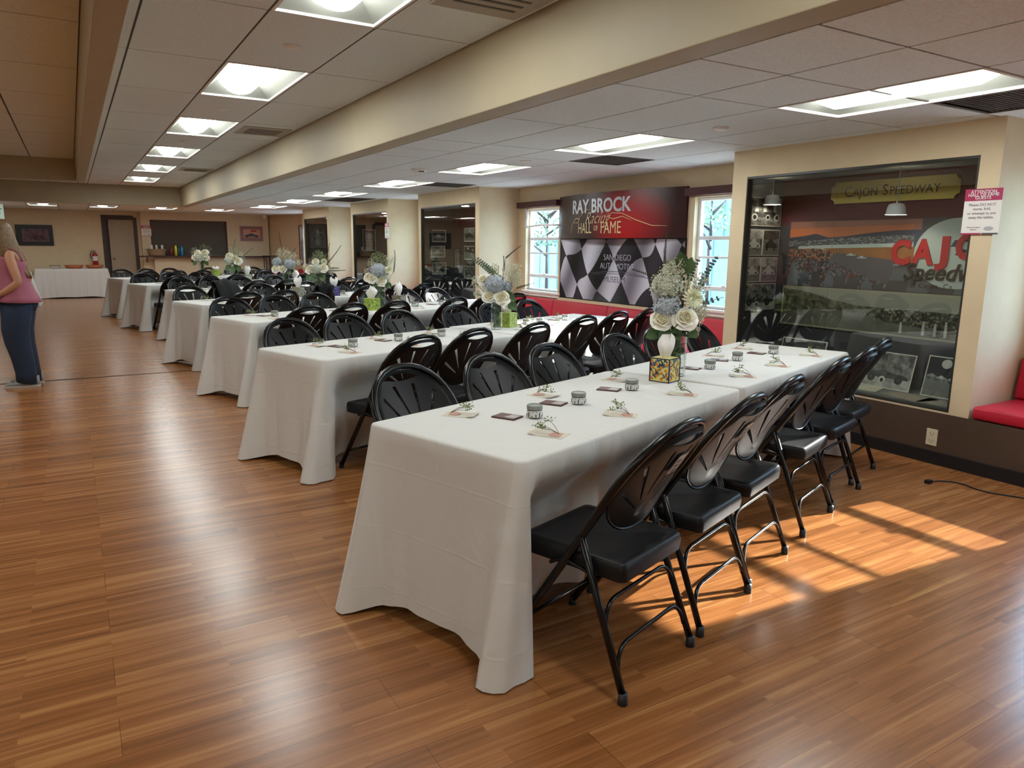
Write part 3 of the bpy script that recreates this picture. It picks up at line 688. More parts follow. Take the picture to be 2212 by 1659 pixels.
for i, r in enumerate(ROWS):
    nx = NEARX.get(i) or [r['s']+.33+.52*k for k in range(3)]+[r['br']+.40+.52*k for k in range(3)]
    fx = FARX.get(i) or [r['s']+.34+.50*k for k in range(3)]+[r['br']+.38+.52*k for k in range(3)]
    ny = r['f']-.105; fy = r['b']-.095+(0 if i != 0 else 0)
    spots = []
    for k, x in enumerate(nx):
        o_ = NEARO.get(i, [rnd.uniform(-.03, .03) for _ in range(6)])[k]; y = ny+o_+(r['sh'] if k > 2 else 0); a = rnd.uniform(-.03, .03)+(.03 if (i, k) == (0, 0) else 0)
        spots.append((x, y, 1)); chair(TW(x, y), TH+a, 'black fan-back folding chair, camera side of the %s table row, %s from the aisle' % (ORD[i], NTH[k]), 'black folding chairs on the camera side')
    for k, x in enumerate(fx):
        y = fy+rnd.uniform(-.03, .03)-(.045 if i == 0 and k > 2 else 0)+(r['sh'] if k > 2 else 0); a = rnd.uniform(-.03, .03)
        spots.append((x, y, -1)); chair(TW(x, y), TH+PI+a, 'black fan-back folding chair, far side of the %s table row, %s from the aisle' % (ORD[i], NTH[k]), 'black folding chairs on the far side')
    for h, (x0, x1) in enumerate(((r['s'], r['br']), (r['br']+.03, r['e']))):
        sh = r['sh'] if h else 0; cx, cy = (x0+x1)/2, (r['f']+r['b'])/2+sh; L, W_ = x1-x0-.012, r['b']-r['f']-.012
        lab = 'folding table hidden under the white cloth at the %s end of the %s row' % (('aisle', 'window')[h], ORD[i])
        tb_ = make_table(1.82, .77) if TB is None else dup(TB)
        TB = TB or tb_; tb_.location = TW(cx, cy); tb_.rotation_euler = (0, 0, TH); tag(tb_, lab, None, 'folding tables')
        tb_.scale = ((L-.01)/1.82, (W_-.01)/.77, 1)
        push = []
        for x, y, sd_ in spots:
            if x0-.2 < x < x1+.2:
                if sd_ == 1: push.append((x-cx, (y+.2)-(r['f']+sh)+.045, -1))
                else: push.append((x-cx, (r['b']+sh)-(y-.2)+.045, 1))
        bm = cloth_mesh(L, W_, push, openL=(h == 0), openR=(h == 1), seed=i*7+h+1)
        tag(obj('tablecloth', bm, M_CLOTH, smooth=True, loc=TW(cx, cy), rot=(0, 0, TH)), 'white tablecloth over the %s end table of the %s row' % (('aisle', 'window')[h], ORD[i]), 'tablecloth', 'white tablecloths')
        table_tops.append((i, h, cx, cy, L, W_))

# ---------------------------------------------------------------- flat prints
def flat(bm, pts, w_, mi=0):
    f = bm.faces.new([bm.verts.new((p[0], p[1], w_)) for p in pts]); f.material_index = mi
    f.normal_update()
    if f.normal.z < 0: f.normal_flip()
def circ(cx, cy, rx, ry=None, n=18): return [(cx+rx*math.cos(2*PI*k/n), cy+(ry or rx)*math.sin(2*PI*k/n)) for k in range(n)]
INK = mat('photo_black_ink', '#141414', .4); SILV = mat('photo_silver', '#b5b3aa', .4); GREYP = mat('photo_grey', '#6a6963', .4)
BW = photo_mat('photo_grain_mid', '#20201f', '#8f8e86', 14); BWL = photo_mat('photo_grain_light', '#6f6e68', '#b9b7ac', 9); BWD = photo_mat('photo_grain_dark', '#101010', '#55544f', 12)
M_MATB = mat('mount_board', '#c9c5b6', .8); M_FRB = mat('black_frame', '#0d0c0d', .35); M_FRG = mat('grey_mount', '#6f6e68', .7)
CAR = [(.04, .22), (.04, .36), (.12, .45), (.27, .5), (.36, .64), (.56, .65), (.66, .5), (.86, .43), (.96, .34), (.96, .22)]
OPEN = [(.03, .24), (.05, .40), (.3, .46), (.4, .56), (.5, .47), (.9, .40), (.98, .30), (.97, .24)]
def carpic(bm, x, y, w_, h, z, body=1, wheel=2, shape=CAR):
    flat(bm, [(x+p[0]*w_, y+p[1]*h) for p in shape], z, body)
    for c in (.2, .78): flat(bm, circ(x+c*w_, y+.22*h, .085*w_, .15*h), z+.0003, wheel); flat(bm, circ(x+c*w_, y+.22*h, .04*w_, .07*h), z+.0006, body)
def picture(name, label, mtx, w_, h, kind='car', frame=0, mount=0, seed=0, group=None, fm=None, split=False):
    t = thing(name, label, 'framed picture' if frame else 'photograph', mtx=mtx, group=group); rr = random.Random(seed)
    if frame:
        bm = BM()
        for a, b in (((0, 0), (w_, frame)), ((0, h-frame), (w_, h)), ((0, frame), (frame, h-frame)), ((w_-frame, frame), (w_, h-frame))): box(bm, (a[0], a[1], 0), (b[0], b[1], .018))
        obj('frame', bm, fm or M_FRB, t)
    x0 = y0 = frame; x1, y1 = w_-frame, h-frame
    bm = BM(); box(bm, (x0, y0, 0), (x1, y1, .003)); obj('mount', bm, M_MATB if mount >= 0 else M_FRG, t)
    mount = abs(mount); x0 += mount; y0 += mount; x1 -= mount; y1 -= mount; W_, H = x1-x0, y1-y0
    bm = BM(); z = .0036; mats = [BW, SILV, INK, BWL, BWD, GREYP]
    def one(x0, x1):
        W_ = x1-x0
        flat(bm, [(x0, y0), (x1, y0), (x1, y1), (x0, y1)], z, 0)
        if kind == 'car':
            flat(bm, [(x0, y0+.62*H), (x1, y0+.66*H), (x1, y1), (x0, y1)], z+.0003, 3 if rr.random() < .5 else 4); flat(bm, [(x0, y0), (x1, y0), (x1, y0+.2*H), (x0, y0+.24*H)], z+.0003, 5)
            carpic(bm, x0+.08*W_, y0+.1*H, .84*W_, .85*H, z+.0006, 1 if rr.random() < .6 else 2, 2, CAR if rr.random() < .5 else OPEN)
        elif kind == 'crowd':
            flat(bm, [(x0, y0), (x1, y0), (x1, y0+.3*H), (x0, y0+.36*H)], z+.0003, 3)
            carpic(bm, x0+.02*W_, y0+.08*H, .96*W_, .8*H, z+.0006, 4, 2, OPEN); flat(bm, circ(x0+.44*W_, y0+.22*H, .07*W_, .1*H), z+.0018, 1); flat(bm, circ(x0+.44*W_, y0+.2*H, .035*W_, .06*H), z+.0021, 2)
        elif kind == 'smoke':
            flat(bm, [(x0, y0+.5*H), (x1, y0+.42*H), (x1, y1), (x0, y1)], z+.0003, 2); flat(bm, [(x0, y0), (x1, y0), (x1, y0+.3*H), (x0, y0+.42*H)], z+.0003, 5)
            flat(bm, circ(x0+.35*W_, y0+.85*H, .1*W_, .12*H), z+.0006, 1); flat(bm, circ(x0+.8*W_, y0+.72*H, .1*W_, .1*H), z+.0006, 3)
            for k in range(5): carpic(bm, x0+(.02+.19*k)*W_, y0+(.44-.025*k)*H, .2*W_, .2*H, z+.0009+k*.0009, 1 if k % 2 else 3)
        elif kind == 'person':
            flat(bm, [(x0+.3*W_, y0), (x0+.75*W_, y0), (x0+.7*W_, y0+.55*H), (x0+.36*W_, y0+.55*H)], z+.0003, 3); flat(bm, circ(x0+.53*W_, y0+.7*H, .13*W_, .15*H), z+.0003, 1)
        elif kind == 'tractor':
            flat(bm, [(x0+.1*W_, y0+.3*H), (x0+.85*W_, y0+.32*H), (x0+.8*W_, y0+.5*H), (x0+.3*W_, y0+.55*H)], z+.0003, 4)
            for c, r_ in ((.2, .13), (.6, .1), (.88, .12)): flat(bm, circ(x0+c*W_, y0+.3*H, r_*W_*.7, r_*H), z+.0006, 1); flat(bm, circ(x0+c*W_, y0+.3*H, r_*W_*.45, r_*H*.65), z+.0009, 2)
            for c in (.25, .5, .8): flat(bm, [(x0+(c-.05)*W_, y0+.5*H), (x0+(c+.06)*W_, y0+.5*H), (x0+(c+.04)*W_, y0+.82*H), (x0+(c-.03)*W_, y0+.82*H)], z+.0008, 1); flat(bm, circ(x0+c*W_, y0+.87*H, .04*W_, .06*H), z+.0011, 3)
    if split: one(x0, x0+W_*.48); one(x0+W_*.52, x1)
    else: one(x0, x1)
    obj('print', bm, mats, t)
    return t

# case 1: header, mural, panorama, photographs
C1 = 4.46
t = thing('title_board', 'cream title board reading Cajon Speedway at the top of the large display case', 'sign', mtx=wallR(5.595, 4.06, 1.83))
bm = BM(); c = .035; W_, H = 1.06, .175
prism(bm, [(c, 0), (W_-c, 0), (W_-c, c*.4), (W_-c*.4, c), (W_, c), (W_, H-c), (W_-c*.4, H-c), (W_-c, H-c*.4), (W_-c, H), (c, H), (c, H-c*.4), (c*.4, H-c), (0, H-c), (0, c), (c*.4, c), (c, c*.4)], 0, .008)
obj('board', bm, mat('cream_gold_board', '#b5a24c', .5), t)
M_LET = mat('black_lettering', '#17130f', .5)
for s_, x, z_ in (('C', .165, .105), ('AJON', .315, .08), ('S', .485, .105), ('PEEDWAY', .72, .08)): text(t, s_, z_*1.15, (x, H/2-(0 if z_ > .1 else .008), .0095), M_LET, sx=.95)
t = thing('speedway_mural', 'colour mural of a speedway crowd with red and black logo in the large case', 'mural', mtx=wallR(5.594, 4.45, 1.13))
cols = ['#c0522b', '#8d5a44', '#2b2c30', '#23262c', '#4c5261', '#8f8474', '#3f4349', '#8a3023', '#565552', '#a9a7a2']
mm = [mat('mural_sunset', '#b4663c', .5), mat('mural_haze', '#8a5a4c', .5), mat('mural_hills', '#283042', .5), crowd_mat('mural_town', ['#30333a', '#3a3d42', '#8e9190', '#46484c', '#2c3038', '#6d7073'], 60, .5, (1, 3, 1)),
      mat('mural_field', '#8a5a2c', .5, vary=.15), mat('mural_track', '#4d4a50', .5, vary=.1), crowd_mat('mural_crowd', ['#6e3a2b', '#4a4f60', '#2b2c30', '#1d1f26', '#3c4151', '#77706a', '#30333a', '#4d2a28', '#25272e', '#5b6070'], 58), crowd_mat('mural_crowd_far', ['#a3552f', '#6b4636', '#2f2a2a', '#8f7a5e', '#3b3a44'], 75),
      mat('mural_shade', '#37383d', .5), mat('mural_disc', '#a9b5ad', .5), mat('mural_check', '#55585c', .5), mat('mural_maroon', '#5a1f22', .5), mat('mural_mist', '#565c66', .5, vary=.12)]
bm = BM(); Wm = 1.85
flat(bm, [(0, 0), (Wm, 0), (Wm, .56), (0, .56)], 0, 8)
flat(bm, [(0, .42), (1.2, .47), (1.2, .56), (0, .56)], .0004, 1); flat(bm, [(.0, .40), (1.1, .46), (1.15, .52), (0, .50)], .0006, 0)
flat(bm, [(0, .33), (1.25, .36), (1.25, .48), (1.0, .475), (.75, .455), (.55, .43), (.4, .42), (.27, .455), (.15, .435), (0, .42)], .0008, 2)
flat(bm, [(0, .34), (.3, .35), (1.15, .375), (1.15, .44), (.55, .42), (.3, .40), (0, .395)], .001, 3)
flat(bm, [(.1, .31), (1.15, .33), (1.15, .38), (.4, .36), (.1, .345)], .0012, 9)
flat(bm, [(.35, .33), (1.2, .35), (1.2, .22), (.75, .26), (.45, .30)], .0014, 4)
flat(bm, [(.3, .31), (.75, .27), (1.3, .21), (1.3, .0), (.6, .06), (.35, .2)], .0016, 5)
for x, y in ((.58, .27), (.68, .25), (1.0, .2)): carpic(bm, x, y-.01, .09, .05, .0024, 9, 2)
flat(bm, [(0, .32), (.3, .33), (.5, .29), (.35, .2), (.2, .17), (0, .2)], .0026, 7)
flat(bm, [(0, .26), (.2, .25), (.45, .22), (.7, .13), (.95, .05), (1.1, .0), (0, 0)], .0028, 6)
rr = random.Random(11)
for k in range(9):
    x, y, s_ = .05+.12*k+rr.random()*.03, .16-.017*k+rr.random()*.02, .045+.01*rr.random()
    flat(bm, [(x-s_, 0), (x+s_*1.2, 0), (x+s_, y*.7), (x+s_*.5, y), (x-s_*.6, y)], .003+.0001*k, 12 if k % 3 == 0 else 8); flat(bm, circ(x, y+.015, s_*.4, s_*.5, 12), .0032+.0001*k, 11 if k % 4 == 1 else 10)
for k in range(5):
    for j in range(2): flat(bm, [(.95+.18*k+.03*j, .0+.085*j), (1.12+.18*k+.03*j, .0+.085*j), (1.15+.18*k+.03*j, .085+.085*j), (.98+.18*k+.03*j, .085+.085*j)], .0042, 10 if (k+j) % 2 else 8)
flat(bm, circ(1.48, .30, .32, .26, 40), .0046, 9)
for k in range(5):
    for j in range(5):
        if (k+j) % 2: flat(bm, [(1.40+.07*k+.03*j, .30+.05*j-.01*k), (1.46+.07*k+.03*j, .30+.05*j-.02*k), (1.49+.07*k+.03*j, .345+.05*j-.02*k), (1.43+.07*k+.03*j, .35+.05*j-.01*k)], .005, 2)
obj('print', bm, mm, t)
bm = BM(); box(bm, (-.02, -.01, -.004), (Wm+.01, .565, -.0005)); obj('backing', bm, M_CASEB, t)
M_LRED = mat('red_lettering', '#a3161f', .4)
for ch, x, y, k in zip('CAJON', (1.06, 1.235, 1.40, 1.565, 1.76), (.295, .30, .32, .34, .355), (.88, .85, 1.15, .88, .8)): text(t, ch, .25, (x, y, .012), M_LRED, bold=.012, ext=.004, sx=k)
text(t, 'Speedway', .175, (1.43, .155, .0135), M_LET, shear=.3, bold=.003, ext=.003, sx=.95)
text(t, 'El Cajon, Ca.', .055, (1.33, .055, .012), M_LET, spacing=1.15)
t = thing('panorama_photo', 'long sepia panorama photograph of a hillside crowd below the mural', 'photograph', mtx=wallR(5.592, 4.478, .775))
bm = BM(); box(bm, (0, 0, 0), (1.86, .35, .004)); obj('mount', bm, mat('sepia_border', '#8e8d77', .5), t)
mm = [mat('sepia_sky', '#84867a', .45), photo_mat('sepia_hill', '#2a2a22', '#6b6a50', 16, mid=.48), photo_mat('sepia_ground', '#55564c', '#6f7064', 3), crowd_mat('sepia_crowd', ['#22221c', '#4e4d40', '#2f2e27', '#77755f', '#3a392f'], 55), SILV]
bm = BM(); flat(bm, [(.015, .015), (1.845, .015), (1.845, .335), (.015, .335)], .0046, 0); flat(bm, [(.015, .015), (1.845, .015), (1.845, .2), (.95, .2), (.55, .235), (.015, .19)], .005, 2)
flat(bm, [(.015, .12), (.4, .16), (.75, .175), (1.1, .19), (1.1, .215), (.75, .22), (.5, .255), (.25, .31), (.015, .325)], .0054, 1)
flat(bm, [(.8, .16), (1.05, .1), (1.845, .06), (1.845, .215), (1.0, .215)], .0058, 3)
for x, h in ((1.15, .07), (1.33, .09), (1.42, .08), (1.5, .1)): flat(bm, [(x-.012, .03), (x+.012, .03), (x+.01, .03+h), (x-.01, .03+h)], .0062, 4); flat(bm, circ(x, .04+h, .009), .0064, 4)
obj('print', bm, mm, t)
for i, (z0, z1, k) in enumerate(((1.65, 1.90, 'tractor'), (1.39, 1.62, 'car'), (1.155, 1.375, 'car'), (.90, 1.14, 'crowd'))):
    picture('photo_print', 'race photograph on the left wall of the large case, %s from the top' % NTH[i], wallF(5.14, 4.558, z0), .44, z1-z0, k, seed=i+2, split=(k == 'car'), mount=.006)
lean = Matrix.Rotation(R(-14), 4, 'X')
picture('photo_print', 'large photograph of a vintage race car before a crowd, leaning in the case', wallR(5.44, 3.54, .373) @ lean, .42, .29, 'crowd', seed=20, mount=.008)
picture('photo_print', 'photograph of smoking race cars leaning beside the vintage car photo', wallR(5.44, 3.03, .373) @ lean, .40, .31, 'smoke', seed=22, mount=.008)
picture('photo_print', 'small photograph leaning under the panorama behind the table end', wallR(5.46, 4.38, .373) @ lean, .46, .30, 'car', seed=23, mount=.01)
for i, (x, y, a, c_) in enumerate(((5.29, 3.45, .3, '#b7b199'), (5.28, 3.02, -.2, '#8f8474'), (5.27, 2.74, .1, '#8b8378'))):
    bm = BM(); box(bm, (-.11, -.17, 0), (.11, .17, .004)); tag(obj('loose_sheet', bm, mat('old_paper_%d' % i, c_, .7, vary=.12, vscale=12), loc=(x, y, .373), rot=(0, 0, a)), 'loose printed sheet lying on the floor of the large case, %s' % ('pale cream, left', 'brown toned, middle', 'rightmost')[i], 'paper')
for i, (y, z) in enumerate(((4.43, 1.83), (3.29, 1.71))):  # lamps added in place of reflected ones; their bulbs also brighten the case
    t = thing('reflected_lamp', 'small %s domed pendant lamp added in the large display case for a reflected lamp' % ('left', 'right')[i], 'lamp', (5.3, y, z))
    bm = BM(); lathe(bm, [(.022, .085), (.05, .078), (.063, .05), (.068, .012), (.075, 0)], 24, cap=(False, False)); obj('shade', bm, mat('pearl_shade', '#c9c9cc', .35, vary=.05), t, smooth=True)
    bm = BM(); tube(bm, [(0, 0, .085), (0, 0, 2.056-z)], .004, 6); obj('rod', bm, M_METAL, t)
    bm = BM(); lathe(bm, [(.001, .02), (.018, .03), (.022, .05), (.012, .075)], 12); obj('bulb', bm, mat('case_fill_bulb', '#fff6e4', .5, emit=160), t, smooth=True)

# case 2-4 contents
for i, (a, b, c, d) in enumerate(PIL[1:]):  # added glowing discs that brighten the dark case interiors
    bm = BM(); lathe(bm, [(.045, -.012), (.055, -.01), (.06, 0)], 20); tag(obj('case_fill_light', bm, mat('case_fill_puck', '#fff4e2', .5, emit=22), loc=(5.33, (c+d)/2, 2.0595), smooth=True), 'added small round fill light in the ceiling of the %s display case' % ('second', 'third', 'farthest')[i], 'lamp')
for i, (x, z, w_, h, k) in enumerate(((5.19, 1.49, .3, .23, 'car'), (5.17, 1.235, .3, .22, 'car'), (5.19, .95, .3, .23, 'crowd'))):
    picture('framed_photo', 'black framed photograph on the left wall of the second display case, %s from the top' % NTH[i], wallF(x, 11.338, z), w_, h, k, .012, .018, seed=30+i)
for i, (y, z, w_, h, k) in enumerate(((10.9, 1.5, .42, .25, 'car'), (10.9, 1.21, .42, .25, 'smoke'), (11.24, 1.08, .24, .32, 'person'), (10.9, .9, .42, .24, 'crowd'))):
    picture('framed_photo', 'framed photograph on the back wall of the second case, %s' % ('upper right', 'middle right', 'tall narrow one', 'lower right')[i], wallR(5.59, y, z), w_, h, k, .012, .016, seed=40+i)
bm = BM(); prism(bm, [(0, 0), (.26, 0), (.24, .3), (.19, .34), (.18, .46), (.09, .46), (.07, .34), (.02, .3)], 0, .01); o = obj('portrait_cutout', bm, mat('maroon_cutout', '#4c2226', .6, vary=.2)); o.matrix_world = wallR(5.585, 11.3, 1.42); tag(o, 'maroon portrait cut-out in the second display case', 'cutout')
picture('framed_photo', 'dark framed portrait on the left wall of the third display case', wallF(5.2, 14.788, 1.3), .32, .48, 'person', .015, .02, seed=50)
picture('framed_photo', 'framed photograph on the back wall of the third display case', wallR(5.59, 14.2, 1.35), .6, .42, 'crowd', .015, .03, seed=51)
picture('framed_photo', 'large pale mounted drawing in the farthest display case', wallF(5.09, 18.438, 1.33), .48, .64, 'person', .02, -.06, seed=52)

# header banner (curved) and chequered flag print between the windows
def hdr(u, v, w_=0):    # u 0..2.36 along the wall from its left end
    s_ = u/2.36; b = .02+.17*math.sin(PI*s_)**.8; return Vector((5.64-b-w_, 8.17-u, v))
M_HRED = None
m, n, l, b = nodes('header_red_print'); tc = n.new('ShaderNodeTexCoord'); mp = n.new('ShaderNodeMapping'); mp.inputs['Location'].default_value = (0, -6.45, -1.72); mp.inputs['Scale'].default_value = (.01, 1.15, 2.6); mp.vector_type = 'POINT'
se = n.new('ShaderNodeSeparateXYZ'); l.new(tc.outputs['Object'], se.inputs[0])
gr_ = n.new('ShaderNodeTexGradient'); gr_.gradient_type = 'SPHERICAL'; sub = n.new('ShaderNodeVectorMath'); sub.operation = 'SUBTRACT'; sub.inputs[1].default_value = (0, 6.62, 1.74); l.new(tc.outputs['Object'], sub.inputs[0])
mul = n.new('ShaderNodeVectorMath'); mul.operation = 'MULTIPLY'; mul.inputs[1].default_value = (0, 1.5, 2.1); l.new(sub.outputs[0], mul.inputs[0]); l.new(mul.outputs[0], gr_.inputs[0])
r_ = n.new('ShaderNodeValToRGB'); r_.color_ramp.elements[0].color = srgb('#321416'); r_.color_ramp.elements[1].color = srgb('#b3141d'); r_.color_ramp.elements[1].position = .75; l.new(gr_.outputs[0], r_.inputs[0]); l.new(r_.outputs[0], b.inputs['Base Color']); b.inputs['Roughness'].default_value = .3
M_HRED = m
t = thing('hall_banner', 'curved red and black banner reading Ray Brock Racing Hall of Fame', 'banner')
bm = BM(); N = 28
for k in range(N):
    u0, u1 = 2.36*k/N, 2.36*(k+1)/N
    a = [hdr(u0, 1.555), hdr(u1, 1.555), hdr(u1, 2.09), hdr(u0, 2.09)]; q = [Vector((5.648, p.y, p.z)) for p in a]
    va = [bm.verts.new(p) for p in a]; vq = [bm.verts.new(p) for p in q]
    bm.faces.new(va); bm.faces.new((vq[0], vq[1], va[1], va[0])); bm.faces.new((va[3], va[2], vq[2], vq[3]))
    if k == 0: bm.faces.new((va[0], va[3], vq[3], vq[0]))
    if k == N-1: bm.faces.new((va[1], vq[1], vq[2], va[2]))
bmesh.ops.remove_doubles(bm, verts=bm.verts, dist=1e-5); bmesh.ops.recalc_face_normals(bm, faces=bm.faces)
obj('panel', sharp(finish(bm, 'panel', M_HRED, True), 40), M_HRED, t)
hf = lambda p: hdr(p.x, p.y, p.z+.004)
M_CHR = mat('chrome_lettering', '#c9ccd2', .3, metal=.3); M_GOLD = mat('pale_gold_lettering', '#e0cf9c', .4)
text(t, 'RAY BROCK', .225, (1.04, 1.93, 0), M_CHR, fn=hf, sx=.95, bold=.006, ext=.002)
text(t, 'Racing', .2, (1.02, 1.79, .004), M_GOLD, fn=hf, shear=.55, sx=.95, bold=-.003)
text(t, 'HALL', .185, (.77, 1.672, 0), M_GOLD, fn=hf, sx=.72); text(t, 'OF', .085, (1.02, 1.672, 0), M_GOLD, fn=hf, sx=.8); text(t, 'FAME', .2, (1.30, 1.672, 0), M_GOLD, fn=hf, sx=.78)
bm = BM()
for pts in ([(.42, 1.62), (.45, 1.72), (.55, 1.80), (.66, 1.79), (.60, 1.745), (.5, 1.75)], [(1.2, 1.81), (1.33, 1.845), (1.5, 1.835), (1.7, 1.76), (1.95, 1.69), (2.15, 1.685)], [(1.2, 1.81), (1.35, 1.775), (1.5, 1.80), (1.65, 1.755)], [(.62, 1.79), (.78, 1.90), (.88, 1.9)]):
    q = []
    for a in range(len(pts)-1):
        for f in range(4): f_ = f/4; q.append(hdr(pts[a][0]*(1-f_)+pts[a+1][0]*f_, pts[a][1]*(1-f_)+pts[a+1][1]*f_, .004))
    q.append(hdr(pts[-1][0], pts[-1][1], .004)); tube(bm, q, [.0015+.0035*math.sin(PI*i/(len(q)-1)) for i in range(len(q))], 5)
obj('swoosh', bm, M_GOLD, t)
# flag: warped diamond cells clipped to the panel
t = thing('flag_panel', 'black and white waving chequered flag print of the automotive museum', 'banner', mtx=wallR(5.645, 8.13, .79))
W_, H = 2.32, .755
bm = BM(); box(bm, (-.01, -.01, 0), (W_+.01, H+.01, .018)); obj('panel', bm, M_FRB, t)
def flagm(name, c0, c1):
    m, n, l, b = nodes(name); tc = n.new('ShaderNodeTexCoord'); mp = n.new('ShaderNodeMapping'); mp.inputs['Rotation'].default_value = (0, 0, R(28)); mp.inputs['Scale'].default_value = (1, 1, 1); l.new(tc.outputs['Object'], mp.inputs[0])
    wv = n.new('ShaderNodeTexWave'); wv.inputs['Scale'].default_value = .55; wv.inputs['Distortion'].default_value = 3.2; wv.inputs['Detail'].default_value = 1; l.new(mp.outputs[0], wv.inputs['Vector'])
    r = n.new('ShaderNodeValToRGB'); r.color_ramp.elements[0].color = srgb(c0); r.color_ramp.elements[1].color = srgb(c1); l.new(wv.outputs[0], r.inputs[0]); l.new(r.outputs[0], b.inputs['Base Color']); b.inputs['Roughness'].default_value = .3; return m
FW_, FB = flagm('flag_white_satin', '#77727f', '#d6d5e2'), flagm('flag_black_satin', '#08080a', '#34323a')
bm = BM(); sub_ = 6; cell = .47
def warp(a, b_):
    x = (a-b_)*.5; y = (a+b_)*.5
    X = x*1.0+.06*math.sin(y*7+x*2)+.35; Y = y*1.15-.10*math.sin(x*4.2+.6)-.05*math.sin(y*9+x*5)
    return X+.1*y, Y-.35
for i in range(-8, 14):
    for j in range(-12, 12):
        for p in range(sub_):
            for q in range(sub_):
                a0, a1 = (i+p/sub_)*cell, (i+(p+1)/sub_)*cell; b0, b1 = (j+q/sub_)*cell, (j+(q+1)/sub_)*cell
                P4 = [warp(a0, b0), warp(a1, b0), warp(a1, b1), warp(a0, b1)]
                if max(v[0] for v in P4) < 0 or min(v[0] for v in P4) > W_ or max(v[1] for v in P4) < 0 or min(v[1] for v in P4) > H: continue
                flat(bm, P4, .019, (i+j) % 2)
for co, no in (((0, 0, 0), (-1, 0, 0)), ((W_, 0, 0), (1, 0, 0)), ((0, 0, 0), (0, -1, 0)), ((0, H, 0), (0, 1, 0))):
    bmesh.ops.bisect_plane(bm, geom=bm.verts[:]+bm.edges[:]+bm.faces[:], plane_co=co, plane_no=no, clear_outer=True)
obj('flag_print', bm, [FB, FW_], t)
M_FTX = mat('flag_lettering', '#cfd3e4', .4); M_FTD = mat('flag_lettering_dark', '#4d4b62', .4)
text(t, 'SAN DIEGO', .105, (1.19, .535, .0205), M_FTX, bold=-.002, sx=.95); text(t, 'AUTOMOTIVE', .105, (1.19, .43, .0205), M_FTX, bold=-.002, sx=.98); text(t, 'MUSEUM', .105, (1.15, .27, .0205), M_FTD, bold=-.001)
bm = BM(); q = [(.7+1.0*k/14, .335+.035*math.sin(PI*k/14), .021) for k in range(15)]; tube(bm, q, .004, 5); q = [(.75+1.05*k/14, .325+.025*math.sin(PI*k/14)-.012*k/14, .021) for k in range(15)]; tube(bm, q, .003, 5); obj('emblem', bm, M_FTD, t)
struct('trim_3', lambda b_: (box(b_, (5.60, 5.80, .735), (5.65, 8.15, .775)), box(b_, (5.62, 8.14, .775), (5.65, 8.165, 1.55))), M_WALL)

# notices
M_MAG = mat('magenta_band', '#a02452', .5); M_GTX = mat('grey_lettering', '#6d6470', .6)
def notice(label, mtx, w_, h, full=True):
    t = thing('notice_sign', label, 'sign', mtx=mtx)
    bm = BM(); box(bm, (0, 0, 0), (w_, h, .004)); obj('sheet', bm, M_PAPER, t)
    bm = BM(); box(bm, (0, h*.74, .004), (w_, h, .005)); obj('heading_band', bm, M_MAG, t); bm = BM(); box(bm, (0, 0, .004), (w_*.55, h*.035, .005)); obj('footer_band', bm, M_MAG, t)
    bm = BM(); box(bm, (w_*.57, 0, .004), (w_, h*.035, .005)); obj('grey_band', bm, mat('dark_grey_band', '#4b4446', .5), t)
    k = w_/.21
    for s_, y in (('ATTENTION', .93), ('HALL OF FAME', .865), ('GUESTS', .80)): text(t, s_, .026*k, (w_/2, h*y, .0062), M_PAPER, bold=.0004)
    for s_, y in (('Please DO NOT', .65), ('move, fold,', .56), ('or attempt to put', .465), ('away the tables.', .375)): text(t, s_, .0225*k, (w_/2, h*y, .005), M_GTX)
    text(t, 'Museum event guests', .009*k, (w_*.33, h*.16, .005), M_GTX); text(t, 'thank you', .009*k, (w_*.33, h*.11, .005), M_GTX)
    bm = BM(); flat(bm, circ(w_*.74, h*.13, w_*.13, h*.045), .0052); obj('logo_oval', bm, mat('pale_grey_oval', '#a5a2a3', .6), t)
notice('white notice with magenta heading on the corner of the nearest pillar', wallR(4.994, 2.64, 1.555), .225, .285)
notice('white notice with magenta heading at the third display case', wallR(4.994, 12.92, 1.56), .2, .28)
notice('white notice with magenta heading left of the bar opening', wallF(1.70, 22.714, 1.61), .24, .29)
t = thing('notice_board', 'tall black framed notice board on the right wall beyond the farthest pillar', 'notice board', mtx=wallR(5.644, 21.28, .87))
bm = BM(); box(bm, (0, 0, 0), (.4, 1.1, .01)); obj('backing', bm, M_MATB, t); bm = BM()
for a, b_ in (((0, 0), (.4, .025)), ((0, 1.075), (.4, 1.1)), ((0, .025), (.025, 1.075)), ((.375, .025), (.4, 1.075))): box(bm, (a[0], a[1], .01), (b_[0], b_[1], .03))
obj('frame', bm, mat('dark_red_frame', '#3b1519', .4), t)
bm = BM(); box(bm, (.08, .72, .01), (.32, 1.0, .013)); obj('paper', bm, M_PAPER, t); bm = BM(); box(bm, (.12, .12, .01), (.24, .66, .013)); obj('poster', bm, BW, t)
t = thing('exit_sign', 'pale green lit EXIT sign hanging at the left edge of the far hall', 'sign', mtx=wallF(-1.62, 19.99, 1.92))
bm = BM(); box(bm, (0, 0, -.04), (.4, .32, 0)); obj('housing', bm, mat('exit_housing', '#b9cfc4', .4, emit=.25), t, bevel=.006); text(t, 'EXIT', .17, (.2, .16, .001), mat('exit_green', '#2c8a5a', .4, emit=.3), bold=.004)
bm = BM(); box(bm, (.17, .32, -.03), (.23, .36, -.01)); obj('bracket', bm, M_WHITE, t)

